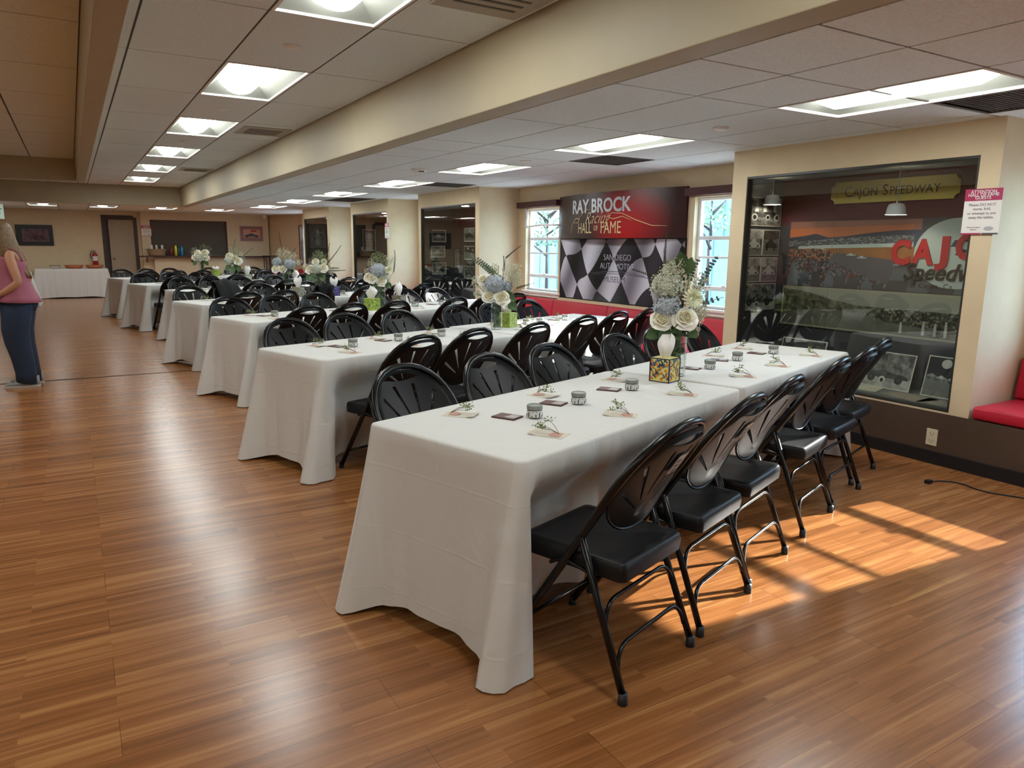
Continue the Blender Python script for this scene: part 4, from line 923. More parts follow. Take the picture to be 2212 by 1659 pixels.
# ---------------------------------------------------------------- far wall: door, bar, pictures, buffet
t = bpy.data.objects.new('door_1', None); C.objects.link(t); t['kind'] = 'structure'; t.matrix_world = wallF(DOOR[0], 22.9, 0)
bm = BM(); w_ = DOOR[1]-DOOR[0]
box(bm, (-.05, 0, -.1), (.05, 2.11, .015)); box(bm, (w_-.03, 0, -.1), (w_+.05, 2.11, .015)); box(bm, (.05, 2.05, -.1), (w_-.03, 2.16, .015)); box(bm, (-.05, 2.11, -.0), (.05, 2.16, .015))
obj('door_frame', bm, M_WOOD, t)
bm = BM(); box(bm, (.12, .01, -.07), (w_-.035, 2.04, -.03)); obj('door_leaf', bm, mat('beige_door', '#a08f78', .6, vary=.04), t); bm = BM(); box(bm, (.05, .0, -.14), (.12, 2.05, -.1)); obj('door_gap', bm, M_WOOD, t)
bm = BM(); lathe(bm, [(.028, 0), (.026, .02), (.012, .03), (.03, .05), (.02, .07)], 12); o = obj('door_handle', bm, M_METAL, t, smooth=True, loc=(.19, 1.0, -.03))
for z in (.25, 1.1, 1.8):
    bm = BM(); box(bm, (.115, z, -.035), (.13, z+.09, -.02)); obj('hinge', bm, M_METAL, t)
t = thing('roller_shutter', 'dark brown closed shutter in the bar opening of the far wall', 'shutter', mtx=wallF(1.92, 22.78, 1.08))
bm = BM()
for k in range(14): box(bm, (0, .07*k, -.01), (2.01, .07*k+.066, 0)); box(bm, (0, .07*k+.066, -.01), (2.01, .07*k+.07, -.004))
obj('slats', bm, mat('shutter_brown', '#4c4238', .65), t)
bm = BM(); box(bm, (0, -.02, -.03), (.03, .98, .03)); box(bm, (1.98, -.02, -.03), (2.01, .98, .03)); obj('rail', bm, M_WOOD, t)
t = thing('bar_counter', 'dark wood bar shelf along the far wall below the shutter', 'counter')
bm = BM(); prism(bm, [(1.55, 22.35), (5.0, 22.35), (5.08, 22.43), (5.08, 22.548), (1.55, 22.548)], 1.042, 1.082); obj('top', bm, M_WOOD, t, bevel=.006)
bm = BM()
for x in (1.75, 2.9, 4.2): prism(bm, [(x, 22.42), (x+.03, 22.42), (x+.03, 22.548), (x, 22.548)], .9, 1.042)
obj('brackets', bm, M_WOOD, t)
t = thing('serving_tub', 'galvanised oval tub with paper goods on the left of the bar', 'tub', (2.02, 22.44, 1.083))
bm = BM(); loft(bm, [(0, 0, 0, .2, .11), (0, 0, .02, .21, .12), (0, 0, .1, .225, .13), (0, 0, .17, .25, .145), (0, 0, .185, .255, .15)], 24, cap=False); bm.faces.new([v for v in bm.verts][:24][::-1]); obj('body', bm, mat('galvanised_tan', '#8b7860', .5, metal=.3, vary=.1), t, smooth=True)
for s_ in (-1, 1):
    bm = BM(); tube(bm, [(s_*.245, -.05, .16), (s_*.29, -.03, .18), (s_*.29, .03, .18), (s_*.245, .05, .16)], .008, 6); obj('handle', bm, M_METAL, t, smooth=True)
for i, x in enumerate((-.13, -.01, .13)):
    bm = BM(); box(bm, (x-.02, -.03, .02), (x+.03, .03, .29)); tag(obj('napkin_pack', bm, M_PAPER, loc=(2.02, 22.44, 1.083), bevel=.005), 'white napkin pack standing in the bar tub, %s' % ('left', 'middle', 'right')[i], 'napkins', 'napkin packs in the tub')
for x, c_, h, l_ in ((2.385, '#7a2230', .24, 'dark red'), (2.50, '#c8c022', .29, 'yellow'), (2.575, '#26465c', .25, 'dark blue'), (2.655, '#2a86b8', .27, 'bright blue')):
    t = thing('water_bottle', '%s metal bottle standing on the bar' % l_, 'bottle', (x, 22.45, 1.083), 0, 'coloured bottles on the bar')
    mm_ = mat('bottle_'+l_.replace(' ', '_'), c_, .3, metal=.3)
    bm = BM(); lathe(bm, [(.034, 0), (.037, .01), (.037, h*.75), (.03, h*.86), (.024, h*.9)], 16); obj('body', bm, mm_, t, smooth=True); bm = BM(); lathe(bm, [(.024, h*.9), (.026, h*.92), (.022, h)], 14); obj('cap', bm, mm_, t, smooth=True)
t = thing('car_picture', 'rose framed picture of a dark sports car on the far wall', 'framed picture', mtx=wallF(4.28, 22.714, 1.5)); w_, h = .66, .45
bm = BM()
for a, b_ in (((0, 0), (w_, .015)), ((0, h-.015), (w_, h)), ((0, .015), (.015, h-.015)), ((w_-.015, .015), (w_, h-.015))): box(bm, (a[0], a[1], 0), (b_[0], b_[1], .02))
obj('frame', bm, mat('rose_metal_frame', '#c49a86', .4), t); bm = BM(); box(bm, (.015, .015, 0), (w_-.015, h-.015, .006)); obj('mount', bm, mat('mauve_mount', '#8f6a62', .7), t)
bm = BM(); flat(bm, [(.1, .11), (.57, .11), (.57, .35), (.1, .35)], .0065, 0); carpic(bm, .11, .1, .45, .2, .007, 1, 2); flat(bm, [(.3, .27), (.45, .28), (.5, .33), (.33, .34)], .007, 3); obj('print', bm, [mat('pic_peach', '#c58a6c', .5), mat('pic_dark_car', '#2a2430', .4), INK, mat('pic_red', '#a8382c', .5)], t)
t = thing('racing_picture', 'large black framed dark red racing picture on the left far wall', 'framed picture', mtx=wallF(-1.2, 22.89, 1.33)); w_, h = .82, .53
bm = BM()
for a, b_ in (((0, 0), (w_, .1)), ((0, h-.1), (w_, h)), ((0, .1), (.14, h-.1)), ((w_-.1, .1), (w_, h-.1))): box(bm, (a[0], a[1], 0), (b_[0], b_[1], .025))
obj('frame', bm, M_FRB, t); bm = BM(); box(bm, (.14, .1, 0), (w_-.1, h-.1, .01)); obj('mount', bm, mat('pic_mauve', '#6d5560', .6), t)
bm = BM(); flat(bm, [(.16, .12), (.7, .12), (.7, .41), (.16, .41)], .0105, 0); flat(bm, [(.3, .15), (.66, .15), (.6, .3), (.45, .27), (.38, .33)], .011, 1); flat(bm, circ(.42, .2, .05), .0114, 2); flat(bm, circ(.58, .2, .05), .0114, 2); obj('print', bm, [photo_mat('pic_racing', '#2b2230', '#7a4a50', 9), mat('pic_maroon', '#5d1f28', .5), INK], t)
t = thing('fire_extinguisher', 'red fire extinguisher with white label on the far wall', 'fire extinguisher', (.53, 22.8, .82))
bm = BM(); lathe(bm, [(.06, 0), (.065, .01), (.065, .27), (.05, .31), (.02, .33)], 18); obj('cylinder', bm, mat('extinguisher_red', '#9c1a1c', .3), t, smooth=True)
bm = BM(); lathe(bm, [(.0665, .12), (.0665, .24)], 18, cap=(False, False)); obj('label', bm, M_PAPER, t, smooth=True)
bm = BM(); lathe(bm, [(.018, .33), (.02, .36), (.012, .37)], 10); tube(bm, [(0, 0, .37), (.03, -.01, .385), (-.07, -.01, .40)], .009, 6); obj('valve', bm, M_METAL, t, smooth=True)
bm = BM(); tube(bm, [(-.015, 0, .35), (-.08, -.01, .36), (-.105, -.01, .28), (-.09, -.01, .18)], .01, 6); obj('hose', bm, M_BASE, t, smooth=True)
bm = BM(); box(bm, (-.03, .04, .1), (.03, .098, .3)); obj('bracket', bm, M_METAL, t)
bm = BM(); box(bm, (4.78, 22.0, 0), (5.1, 22.3, .02))
t = thing('bar_stand', 'tall thin black metal stand at the right end of the bar', 'stand', (4.98, 22.12, 0)); bm.free()
for x, y in ((-.15, -.13), (.15, -.13), (-.15, .13), (.15, .13), (-.05, -.13), (.05, -.13)):
    bm = BM(); tube(bm, [(x, y, 0), (x, y, 1.08)], .012, 6); obj('leg', bm, M_BASE, t)
bm = BM(); box(bm, (-.19, -.17, 1.08), (.19, .17, 1.10)); obj('top', bm, M_BASE, t, bevel=.004)

def buffet(x, y, L, W_, label, lab2, seed):
    tb_ = dup(TB, label, 'buffet tables', (x, y, 0), 0); tb_.scale = ((L-.02)/1.82, (W_-.02)/.77, 1)
    tag(obj('tablecloth', cloth_mesh(L, W_, seed=seed, hemz=.03, pull=.09), M_CLOTH, smooth=True, loc=(x, y, 0)), lab2, 'tablecloth', 'buffet tablecloths')
buffet(-.03, 22.38, 1.62, .76, 'buffet table under white cloth against the far wall', 'white cloth over the buffet table below the fire extinguisher', 91)
buffet(-1.85, 19.95, 2.0, .76, 'buffet table behind the woman in pink', 'white cloth over the buffet table behind the woman in pink', 92)
M_TERR = mat('orange_wood_tray', '#a35a34', .5, vary=.1)
for x, l_ in ((.02, 'left'), (.49, 'right')):
    bm = BM(); loft(bm, [(0, 0, .0, .15, .1), (0, 0, .01, .17, .12), (0, 0, .09, .225, .16), (0, 0, .085, .215, .15), (0, 0, .015, .16, .11)], 24); tag(obj('wooden_bowl', bm, M_TERR, smooth=True, loc=(x, 22.3, .7505)), 'shallow orange wooden bowl on the far buffet, %s of the two' % l_, 'bowl', 'wooden bowls on the buffet')
t = thing('wire_basket', 'small dark wire basket with white packets on the far buffet', 'basket', (-.4, 22.3, .7505)); bm = BM()
for z, s_ in ((.004, .8), (.045, .9), (.085, 1)): tube(bm, [(s_*.12*math.cos(a*PI/8), s_*.09*math.sin(a*PI/8), z) for a in range(17)], .003, 5, cap=False)
for a in range(16): tube(bm, [(.8*.12*math.cos(a*PI/8), .8*.09*math.sin(a*PI/8), .004), (.12*math.cos(a*PI/8), .09*math.sin(a*PI/8), .085)], .002, 4)
obj('wire_body', bm, M_BASE, t); bm = BM()
for k in range(5): box(bm, (-.09+.036*k, -.05, .006), (-.06+.036*k, .05, .06))
obj('packets', bm, M_PAPER, t)

# ---------------------------------------------------------------- on the tables
CR = -YAW     # bouquets are modelled x = across the view, y = away
M_HYB = mat('blue_hydrangea', '#b4bbc2', .8, vary=.22, vscale=70); M_HYW = mat('pale_hydrangea', '#c6cab8', .8, vary=.22, vscale=70)
M_ROSE = mat('cream_rose', '#f6f3e8', .7, vary=.06, vscale=20); M_ROSEC = mat('rose_warm_heart', '#ece4c4', .7); M_GYP = mat('baby_breath_white', '#d2d0b8', .8, vary=.15, vscale=60); M_MUM = mat('cream_mum', '#e6e5c8', .75, vary=.08)
M_BUDC = mat('tiny_green_bud', '#8f9a70', .7, vary=.2, vscale=60)
def stem_pts(x, z, y=0): return [(x*.05, y*.05, .03), (x*.15, y*.15, .22), (x*.55, y*.55, .22+(z-.22)*.5), (x, y, z)]
def leaf(bm, p, d, L, W_, rr, up=(0, 0, 1)):
    d = Vector(d).normalized(); u = d.cross(Vector(up)); u = u.normalized() if u.length > .01 else d.orthogonal().normalized(); n_ = u.cross(d); p = Vector(p)
    c = [p, p+d*L*.3+u*W_*.5-n_*.003, p+d*L*.65+u*W_*.42-n_*.004, p+d*L, p+d*L*.65-u*W_*.42-n_*.004, p+d*L*.3-u*W_*.5-n_*.003, p+d*L*.35+n_*.004, p+d*L*.65+n_*.003]
    v = [bm.verts.new(q) for q in c]
    for f in ((0, 1, 6), (1, 2, 7, 6), (2, 3, 7), (3, 4, 7), (4, 5, 6, 7), (5, 0, 6)): bm.faces.new([v[i] for i in f])
def bouquet(a, b, label, spec, seed, h=.27, rad=.05):
    rr = random.Random(seed); p0 = TW(a, b, .7505)
    t = thing('flower_arrangement', label, 'flowers', p0, CR, 'flower arrangements along the tables')
    bm = BM(); prof = [(rad*.86, 0), (rad, .006)]
    for k in range(1, 23): z = h*k/22; prof.append((rad*(1+.035*(k % 2)+.10*max(0, (z/h-.75))*2), z))
    prof += [(prof[-1][0]-.004, h-.001), (rad*.93, h*.6), (rad*.93, .014), (.001, .014)]
    lathe(bm, prof, 24, cap=(True, False)); obj('vase', bm, M_VASE, t, smooth=True)
    stems = BM(); heads = []
    for k in range(16): q = rr.random()*6.3; s_ = rad*.75*rr.random()**.5; tube(stems, [(s_*math.cos(q), s_*math.sin(q), .016), (-s_*.5*math.cos(q), -s_*.5*math.sin(q), h), (-s_*1.4*math.cos(q), -s_*1.4*math.sin(q), h+.05)], .0035, 5)
    lv = BM()
    for k in range(46):
        q = rr.random()*6.3; z = h*.15+rr.random()*h*.7; leaf(lv, (0, 0, z), (math.cos(q), math.sin(q), rr.uniform(.2, 1.2)), rad*.85, rad*.7, rr)
    for k in range(16):
        q = rr.random()*6.3; leaf(lv, (rad*.6*math.cos(q), rad*.6*math.sin(q), h-.01), (math.cos(q), math.sin(q), rr.uniform(-.3, .6)), .075, .045, rr)
    for kind, x, z, r, *ex in spec:
        y = ex[0] if ex else rr.uniform(-.03, .02)
        if kind in ('hb', 'hw'):
            r *= .88
            tube(stems, stem_pts(x, z, y), .003, 5); bm = BM()
            for k in range(int(150)):
                zz = 1-2*(k+.5)/150; q = k*2.399963; s_ = math.sqrt(1-zz*zz); n_ = Vector((s_*math.cos(q), s_*math.sin(q), zz)); c = Vector((x, y, z))+Vector((n_.x*r*1.08, n_.y*r, n_.z*r*.86))*rr.uniform(.86, 1.07)
                n_ = (n_+Vector((rr.uniform(-.35, .35), rr.uniform(-.35, .35), rr.uniform(-.35, .35)))).normalized(); u = n_.orthogonal().normalized(); v = n_.cross(u); L = r*.27
                for m_ in range(4):
                    e = u*math.cos(m_*PI/2)+v*math.sin(m_*PI/2); g = n_.cross(e)
                    bm.faces.new([bm.verts.new(q_) for q_ in (c, c+e*L*.6+g*L*.42-n_*L*.05, c+e*L+n_*L*.15, c+e*L*.6-g*L*.42-n_*L*.05)])
            bmesh.ops.create_icosphere(bm, subdivisions=2, radius=r*.7, matrix=Matrix.Translation((x, y, z)))
            obj('hydrangea', bm, M_HYB if kind == 'hb' else M_HYW, t)
        elif kind == 'rose':
            tube(stems, stem_pts(x, z, y), .003, 5); bm = BM(); c = Vector((x, y, z)); ax = Vector((x*.8, -.8, .45)).normalized(); u = ax.orthogonal().normalized(); v = ax.cross(u)
            for ring, (np_, R_, hh, op) in enumerate(((3, .20, .84, -.2), (3, .36, .80, -.2), (4, .54, .72, -.1), (4, .70, .60, 0), (5, .86, .42, .1), (5, 1.0, .16, .3))):
                for m_ in range(np_):
                    q0 = m_*2*PI/np_+ring*.5+rr.random()*.7; tl = rr.uniform(.9, 1.12); rows = []; mi_ = 0 if ring > 3 else 1
                    for i_ in range(5):
                        f = min(1, i_/3); lip = 1 if i_ == 4 else 0; rad_ = r*R_*(.55+.45*math.sin(f*PI/2)+op*.4*f*f); hz = r*(-.3+(hh+.3)*math.sin(f*PI/2)-(.22*op if f == 1 else 0))
                        rows.append([bm.verts.new(c+ax*(hz-r*.30*f*(abs(j_-2)/2)**2)*tl+(u*math.cos(q0+(j_-2)*.62*PI/np_)+v*math.sin(q0+(j_-2)*.62*PI/np_))*rad_*tl*(1+.05*f*(abs(j_-2) == 1)+.16*lip)-ax*r*.09*lip) for j_ in range(5)])
                    for i_ in range(4):
                        for j_ in range(4): bm.faces.new((rows[i_][j_], rows[i_][j_+1], rows[i_+1][j_+1], rows[i_+1][j_])).material_index = mi_
            bmesh.ops.create_icosphere(bm, subdivisions=2, radius=r*.6, matrix=Matrix.Translation(c-ax*r*.2))
            obj('rose', bm, [M_ROSE, M_ROSEC], t, smooth=True)
        elif kind == 'mum':
            tube(stems, stem_pts(x, z, y), .003, 5); bm = BM(); c = Vector((x, y, z)); ax = Vector((x, -.7, .5)).normalized(); u = ax.orthogonal().normalized(); v = ax.cross(u)
            for k in range(90):
                f = (k+.5)/90; q = k*2.4; el = (1-f)*PI/2-.15; d = (u*math.cos(q)+v*math.sin(q))*math.cos(el)+ax*math.sin(el); g = d.cross(ax).normalized() if d.cross(ax).length > .01 else u
                e_ = c+d*r; bm.faces.new([bm.verts.new(q_) for q_ in (c+d*r*.2-g*r*.05, c+d*r*.75-g*r*.09, e_, c+d*r*.75+g*r*.09)])
            obj('chrysanthemum', bm, M_MUM, t)
        elif kind in ('gyp', 'bud'):
            bm = BM(); n_ = int(ex[1]) if len(ex) > 1 else 190
            for k in range(9):
                q = rr.random()*6.3; tube(stems, [(x*.15, y*.15, .22), (x*.6+math.cos(q)*r*.3, y*.6, .22+(z-.22)*.55), (x+math.cos(q)*r*.7, y+math.sin(q)*r*.5, z+rr.uniform(-.2, .8)*r)], .0012, 4)
            for k in range(n_):
                d = Vector((rr.gauss(0, 1), rr.gauss(0, 1), rr.gauss(0, 1))).normalized()*r*rr.random()**.4; c = Vector((x, y, z))+Vector((d.x, d.y*.8, d.z*1.1)); s_ = rr.uniform(.0028, .0058)
                bmesh.ops.create_icosphere(bm, subdivisions=1, radius=s_, matrix=Matrix.Translation(c) @ Matrix.Diagonal((1, 1, .8, 1)))
                if k % 3 == 0: tube(bm, [c, c+Vector((-d.x*.35, -d.y*.35, -abs(d.z)*.3-.015))], .0008, 3, cap=False)
            obj('baby_breath', bm, M_GYP if kind == 'gyp' else M_BUDC, t, kind='stuff')
        elif kind in ('euc', 'spike'):    # from (x,z) with direction angle and length r
            ang_, L = ex[1], r; bm = BM(); pts = [Vector((x+L*f*math.cos(ang_)+.04*f*f*math.sin(seed+ang_), y, z+L*f*math.sin(ang_))) for f in (0, .25, .5, .75, 1)]
            tube(bm, [Vector((x*.2, y*.2, h*.8))]+pts, .0018, 5); nl = int(L/(.017 if kind == 'euc' else .009))
            for k in range(nl):
                f = k/nl; i_ = min(3, int(f*4)); p = pts[i_].lerp(pts[i_+1], f*4-i_); d = (pts[i_+1]-pts[i_]).normalized()
                for s_ in (-1, 1):
                    sd = Vector((math.sin(ang_)*s_, rr.uniform(-.5, .5), -math.cos(ang_)*s_)); w_ = (.026 if kind == 'euc' else .015)*(1-.45*f)
                    leaf(bm, p, sd+d*(.5 if kind == 'euc' else 1.0), w_, w_*(.8 if kind == 'euc' else .45), rr, up=(0, 1, 0))
            obj('eucalyptus' if kind == 'euc' else 'leafy_spike', bm, M_EUC if kind == 'euc' else M_DEUC, t)
        elif kind == 'leaf':
            ang_ = ex[1]; leaf(lv, (x, y, z), (math.cos(ang_), -.25, math.sin(ang_)), r, r*.75, rr, up=(0, 1, 0)); tube(stems, [(x*.3, y, h*.9), (x, y, z)], .002, 4)
    obj('stems', stems, M_STEM, t); obj('foliage', lv, M_LEAF, t)
    return t
bouquet(3.60, 1.905, 'tall flower arrangement with cream chrysanthemum and roses on the nearest table row', [
    ('hb', -.065, .385, .072, -.03), ('hw', -.06, .50, .085, 0), ('hw', -.04, .575, .05, .03), ('rose', -.09, .315, .05, -.05), ('rose', .03, .325, .052, -.07), ('mum', .065, .43, .062, -.07),
    ('gyp', -.055, .50, .105, -.01, 420), ('gyp', -.01, .60, .05, 0, 120), ('gyp', .12, .35, .055, 0, 230), ('gyp', .11, .50, .07, .02, 200), ('bud', -.03, .60, .05, .03, 120), ('gyp', .09, .26, .04, -.02, 90), ('euc', .06, .53, .12, .02, 1.35), ('euc', .13, .50, .17, .03, 1.25), ('spike', -.07, .58, .20, .04, 1.65), ('spike', -.1, .53, .14, .02, 2.75),
    ('leaf', .035, .56, .10, 0, 1.3), ('leaf', .02, .58, .11, .01, 1.8), ('leaf', -.05, .27, .09, -.05, 4.0), ('leaf', -.02, .28, .08, -.06, 5.0), ('leaf', -.09, .26, .10, -.03, 3.6), ('leaf', .06, .27, .07, -.05, 5.4), ('euc', .14, .40, .08, 0, .5)], 1, .25, .062)
bouquet(4.60, 4.13, 'flower arrangement with large blue hydrangea and one cream rose on the second table row', [
    ('hb', -.015, .385, .095, -.03), ('hb', .07, .36, .06, .02), ('rose', .045, .27, .055, -.07), ('rose', -.11, .42, .04, -.02), ('rose', -.06, .28, .05, -.04), ('gyp', .13, .50, .085, .02, 330), ('gyp', .17, .42, .06, .02, 200), ('gyp', -.17, .40, .045, 0, 150), ('gyp', -.165, .30, .035, 0, 90), ('bud', -.02, .50, .055, .02, 110),
    ('euc', -.05, .48, .22, .02, 2.45), ('euc', -.02, .47, .18, .03, 2.3), ('spike', .06, .49, .13, .03, 1.5), ('spike', .075, .6, .15, .03, .75), ('spike', .17, .35, .13, 0, .35), ('spike', .12, .285, .12, 0, .05), ('leaf', .07, .29, .11, -.04, 5.9), ('leaf', .10, .24, .11, -.03, 5.5), ('leaf', .05, .27, .1, 0, .5)], 2, .27, .05)
bouquet(5.20, 6.40, 'flower arrangement with round blue hydrangea and cream rose on the third table row', [
    ('hb', -.02, .42, .095, -.03), ('hw', .03, .34, .06, -.02), ('mum', .10, .42, .055, -.05), ('rose', -.12, .34, .05, -.04), ('rose', -.08, .33, .045, -.07), ('rose', .02, .30, .045, -.06), ('bud', -.02, .53, .1, .02, 260), ('gyp', -.09, .48, .08, .03, 160), ('gyp', .09, .52, .07, .03, 160), ('gyp', -.15, .40, .05, .02, 90),
    ('spike', .14, .40, .25, .02, 1.35), ('leaf', -.03, .29, .09, -.05, 3.9), ('leaf', .07, .29, .09, -.03, 5.4), ('leaf', 0, .28, .08, -.06, 4.7)], 3, .28, .048)
bouquet(5.83, 8.50, 'flower arrangement with two long dark spikes leaning right on the fourth table row', [
    ('hw', .0, .37, .085, -.04), ('rose', -.10, .36, .05, -.04), ('rose', .09, .38, .05, -.05), ('mum', .09, .46, .05, -.02), ('rose', -.02, .46, .04, -.03), ('gyp', -.16, .38, .06, 0, 150), ('gyp', .17, .36, .07, .02, 200), ('bud', .0, .53, .09, .02, 220), ('bud', .07, .52, .07, .03, 120),
    ('spike', .10, .50, .24, .03, 1.15), ('spike', .13, .45, .33, .02, .80), ('spike', .14, .38, .18, 0, .0), ('spike', .15, .34, .26, 0, .05), ('leaf', -.08, .30, .12, -.04, 4.1), ('leaf', .05, .30, .12, -.05, 5.2), ('leaf', -.03, .29, .12, -.05, 4.5)], 4, .28, .05)
bouquet(6.76, 10.78, 'flower arrangement with two blue hydrangeas and one upright spike on the fifth table row', [
    ('hb', -.13, .40, .085, -.02), ('hb', .08, .37, .10, -.03), ('rose', -.14, .29, .06, -.05), ('rose', -.03, .29, .055, -.06), ('gyp', -.03, .52, .13, .02, 330), ('gyp', .1, .5, .09, .02, 200), ('gyp', .22, .40, .05, .02, 80), ('spike', -.04, .55, .36, .02, 1.75), ('spike', .05, .5, .2, .03, .7), ('leaf', .06, .28, .1, -.04, 5.3)], 5, .27, .06)
bouquet(6.95, 12.76, 'flower arrangement with white blooms and a leaning leaf on the sixth table row', [
    ('hw', -.09, .38, .09, -.03), ('mum', .02, .42, .07, -.03), ('rose', -.08, .46, .06, -.04), ('rose', .08, .37, .06, -.05), ('bud', .0, .53, .13, .02, 280), ('gyp', .13, .46, .08, .02, 140), ('spike', -.02, .58, .2, .02, 1.5), ('spike', .14, .45, .26, .02, .7), ('leaf', -.06, .3, .14, -.05, 4.0), ('leaf', .06, .3, .14, -.05, 5.2), ('leaf', 0, .28, .13, -.06, 4.6)], 6, .30, .055)
bouquet(7.47, 15.08, 'smallest looking flower arrangement with pale hydrangea, on the farthest table row', [
    ('hw', .0, .39, .1, -.05), ('rose', -.12, .40, .06, -.02), ('rose', -.07, .48, .06, -.02), ('rose', .08, .48, .07, -.03), ('rose', .12, .38, .055, -.03), ('bud', .08, .52, .15, .02, 220), ('gyp', -.14, .50, .1, .03, 150), ('spike', -.02, .55, .26, .03, 1.75), ('leaf', -.09, .32, .12, -.04, 4.1), ('leaf', .1, .32, .12, -.04, 5.3)], 7, .30, .055)

def leaf_print(name, base, cols, seed, stroke=26, dots=0, dotc=None):
    """mesh print for one face 0..1 x 0..1: scattered leaf strokes and dots"""
    ms = [mat(name+'_ground', base, .5)]+[mat(name+'_c%d' % i, c, .5) for i, c in enumerate(cols)]
    if dotc: ms.append(mat(name+'_dot', dotc, .5))
    return ms, seed, stroke, dots
def tissue_box(a, b, label, pr_, rot=0, s_=.113, h=.127, tissue='#e6e0d8', trim='#2a2740', tall=.09):
    t = thing('tissue_box', label, 'tissue box', TW(a, b, .7505), TH+rot, 'tissue boxes on the tables')
    ms, seed, stroke, dots = pr_; rr = random.Random(seed); q = s_/2
    bm = BM(); box(bm, (-q, -q, 0), (q, q, h)); obj('box', bm, ms[0], t, bevel=.0015)
    for side in range(4):
        ca, sa = math.cos(side*PI/2), math.sin(side*PI/2); f = lambda u, v, w_: (ca*u+sa*(q+w_), sa*u-ca*(q+w_), v)
        bm = BM()
        for k in range(stroke):
            x, y, an, L = rr.uniform(-q*.9, q*.9), rr.uniform(.01, h-.01), rr.choice((.5, .9, 2.3, 2.0, 1.2))+rr.uniform(-.2, .2), rr.uniform(.016, .034)*(1.5 if dots else 1); mi = rr.randrange(len(ms)-1-(1 if dots else 0))
            pts = [(0, 0), (L*.35, L*.13), (L*.7, L*.1), (L, 0), (L*.7, -L*.1), (L*.35, -L*.13)]; P = []
            for px, py in pts: P.append((max(-q+.003, min(q-.003, x+px*math.cos(an)-py*math.sin(an))), max(.003, min(h-.003, y+px*math.sin(an)+py*math.cos(an)))))
            fc = bm.faces.new([bm.verts.new(f(u, v, .0006+k*.00002)) for u, v in P]); fc.material_index = mi
        for k in range(dots):
            x, y = (-.6+.4*(k % 4))*q*1.2+rr.uniform(-.004, .004), h*(.14+.24*(k//4)+(.12 if k % 2 else 0))
            fc = bm.faces.new([bm.verts.new(f(max(-q+.002, min(q-.002, u)), max(.002, min(h-.002, v)), .0014)) for u, v in circ(x, y, .0085, n=12)]); fc.material_index = len(ms)-2
        obj('print', bm, ms[1:], t)
    bm = BM(); e = .003
    for sx_ in (-1, 1):
        for sy_ in (-1, 1): box(bm, (sx_*q-e, sy_*q-e, 0), (sx_*q+e, sy_*q+e, h))
    for z in (0, h-.004):
        for s2 in (-1, 1): box(bm, (-q-.001, s2*q-.0015, z), (q+.001, s2*q+.0015, z+.005)); box(bm, (s2*q-.0015, -q, z), (s2*q+.0015, q, z+.005))
    obj('edge_trim', bm, mat('trim_'+trim[1:], trim, .5), t)
    bm = BM(); N = 20; rows = []
    for j in range(7):
        f = j/6; z = h+tall*(f**.8); rad_ = s_*(.22+.24*math.sin(f*PI*.62)-.22*f**5)*1.15
        rows.append([bm.verts.new((rad_*(1+.20*math.sin(k*2*PI/N*3+f*2+seed)+.09*math.sin(k*2*PI/N*7+f*3))*math.cos(k*2*PI/N)*1.1, rad_*.7*(1+.18*math.sin(k*2*PI/N*4+1))*math.sin(k*2*PI/N), z+.022*f*math.sin(k*2*PI/N*2+seed)+.01*f*math.sin(k*2*PI/N*5))) for k in range(N)])
    for j in range(6):
        for k in range(N): bm.faces.new((rows[j][k], rows[j][(k+1) % N], rows[j+1][(k+1) % N], rows[j+1][k]))
    bm.faces.new(rows[-1]); obj('tissue', bm, mat('tissue_paper', tissue, .85), t, smooth=True)
tissue_box(3.425, 1.865, 'tissue box printed with blue leaves and orange fruit on the nearest row', leaf_print('fruitbox', '#d8cd7a', ['#2d3c55', '#3c5a78', '#7a8a3a', '#1f2b45'], 3, 34, 13, '#cf7a1e'), trim='#262244', rot=.0, tall=.10)
GRASS = lambda n, s_: leaf_print(n, '#9fae4a', ['#4f7a1f', '#2f5016', '#c3cf5c', '#6f8f2c'], s_, 60)
tissue_box(4.80, 4.18, 'green grass patterned tissue box beside the second row flowers', GRASS('grassbox', 5), trim='#8fa64a', rot=.15, s_=.12, h=.125, tall=.07)
tissue_box(4.99, 6.30, 'green grass patterned tissue box beside the third row flowers', GRASS('grassbox_b', 6), trim='#9fb04a', rot=-.05, s_=.12, tall=.11)
tissue_box(5.52, 6.48, 'dark brown and cream patterned tissue box on the third row', leaf_print('brownbox', '#8f876f', ['#2b2622', '#4a4036', '#c6bea0'], 8, 50), trim='#2b2320', rot=.3, s_=.115, tall=.13)
tissue_box(6.02, 8.42, 'dark purple tissue box on the fourth row', leaf_print('purplebox', '#3d3263', ['#251d45', '#6a62a0', '#8f8ab8'], 9, 34), trim='#2a2148', tall=.11)
tissue_box(5.56, 8.58, 'grey and tan printed tissue box left of the fourth row flowers', leaf_print('tanbox', '#8f8b72', ['#56504a', '#6f6a8a', '#c7bb8e'], 10, 50), trim='#77735f', rot=.2, tall=.12)
tissue_box(6.95, 10.79, 'white and blue printed tissue box on the fifth row', leaf_print('bluebox', '#b9c8dd', ['#4a6ca3', '#2f4f8a', '#e4e8ee'], 12, 46), trim='#a9bbd4', tall=.12)
tissue_box(7.14, 12.68, 'pale grey tissue box right of the sixth row flowers', leaf_print('greybox', '#b1ae9f', ['#8a887c', '#6e6c62'], 13, 30), trim='#8e8b7e', tall=.14)
tissue_box(7.72, 15.0, 'bright green tissue box on the farthest row', GRASS('grassbox_c', 14), trim='#8fa64a', s_=.14, tall=.06)
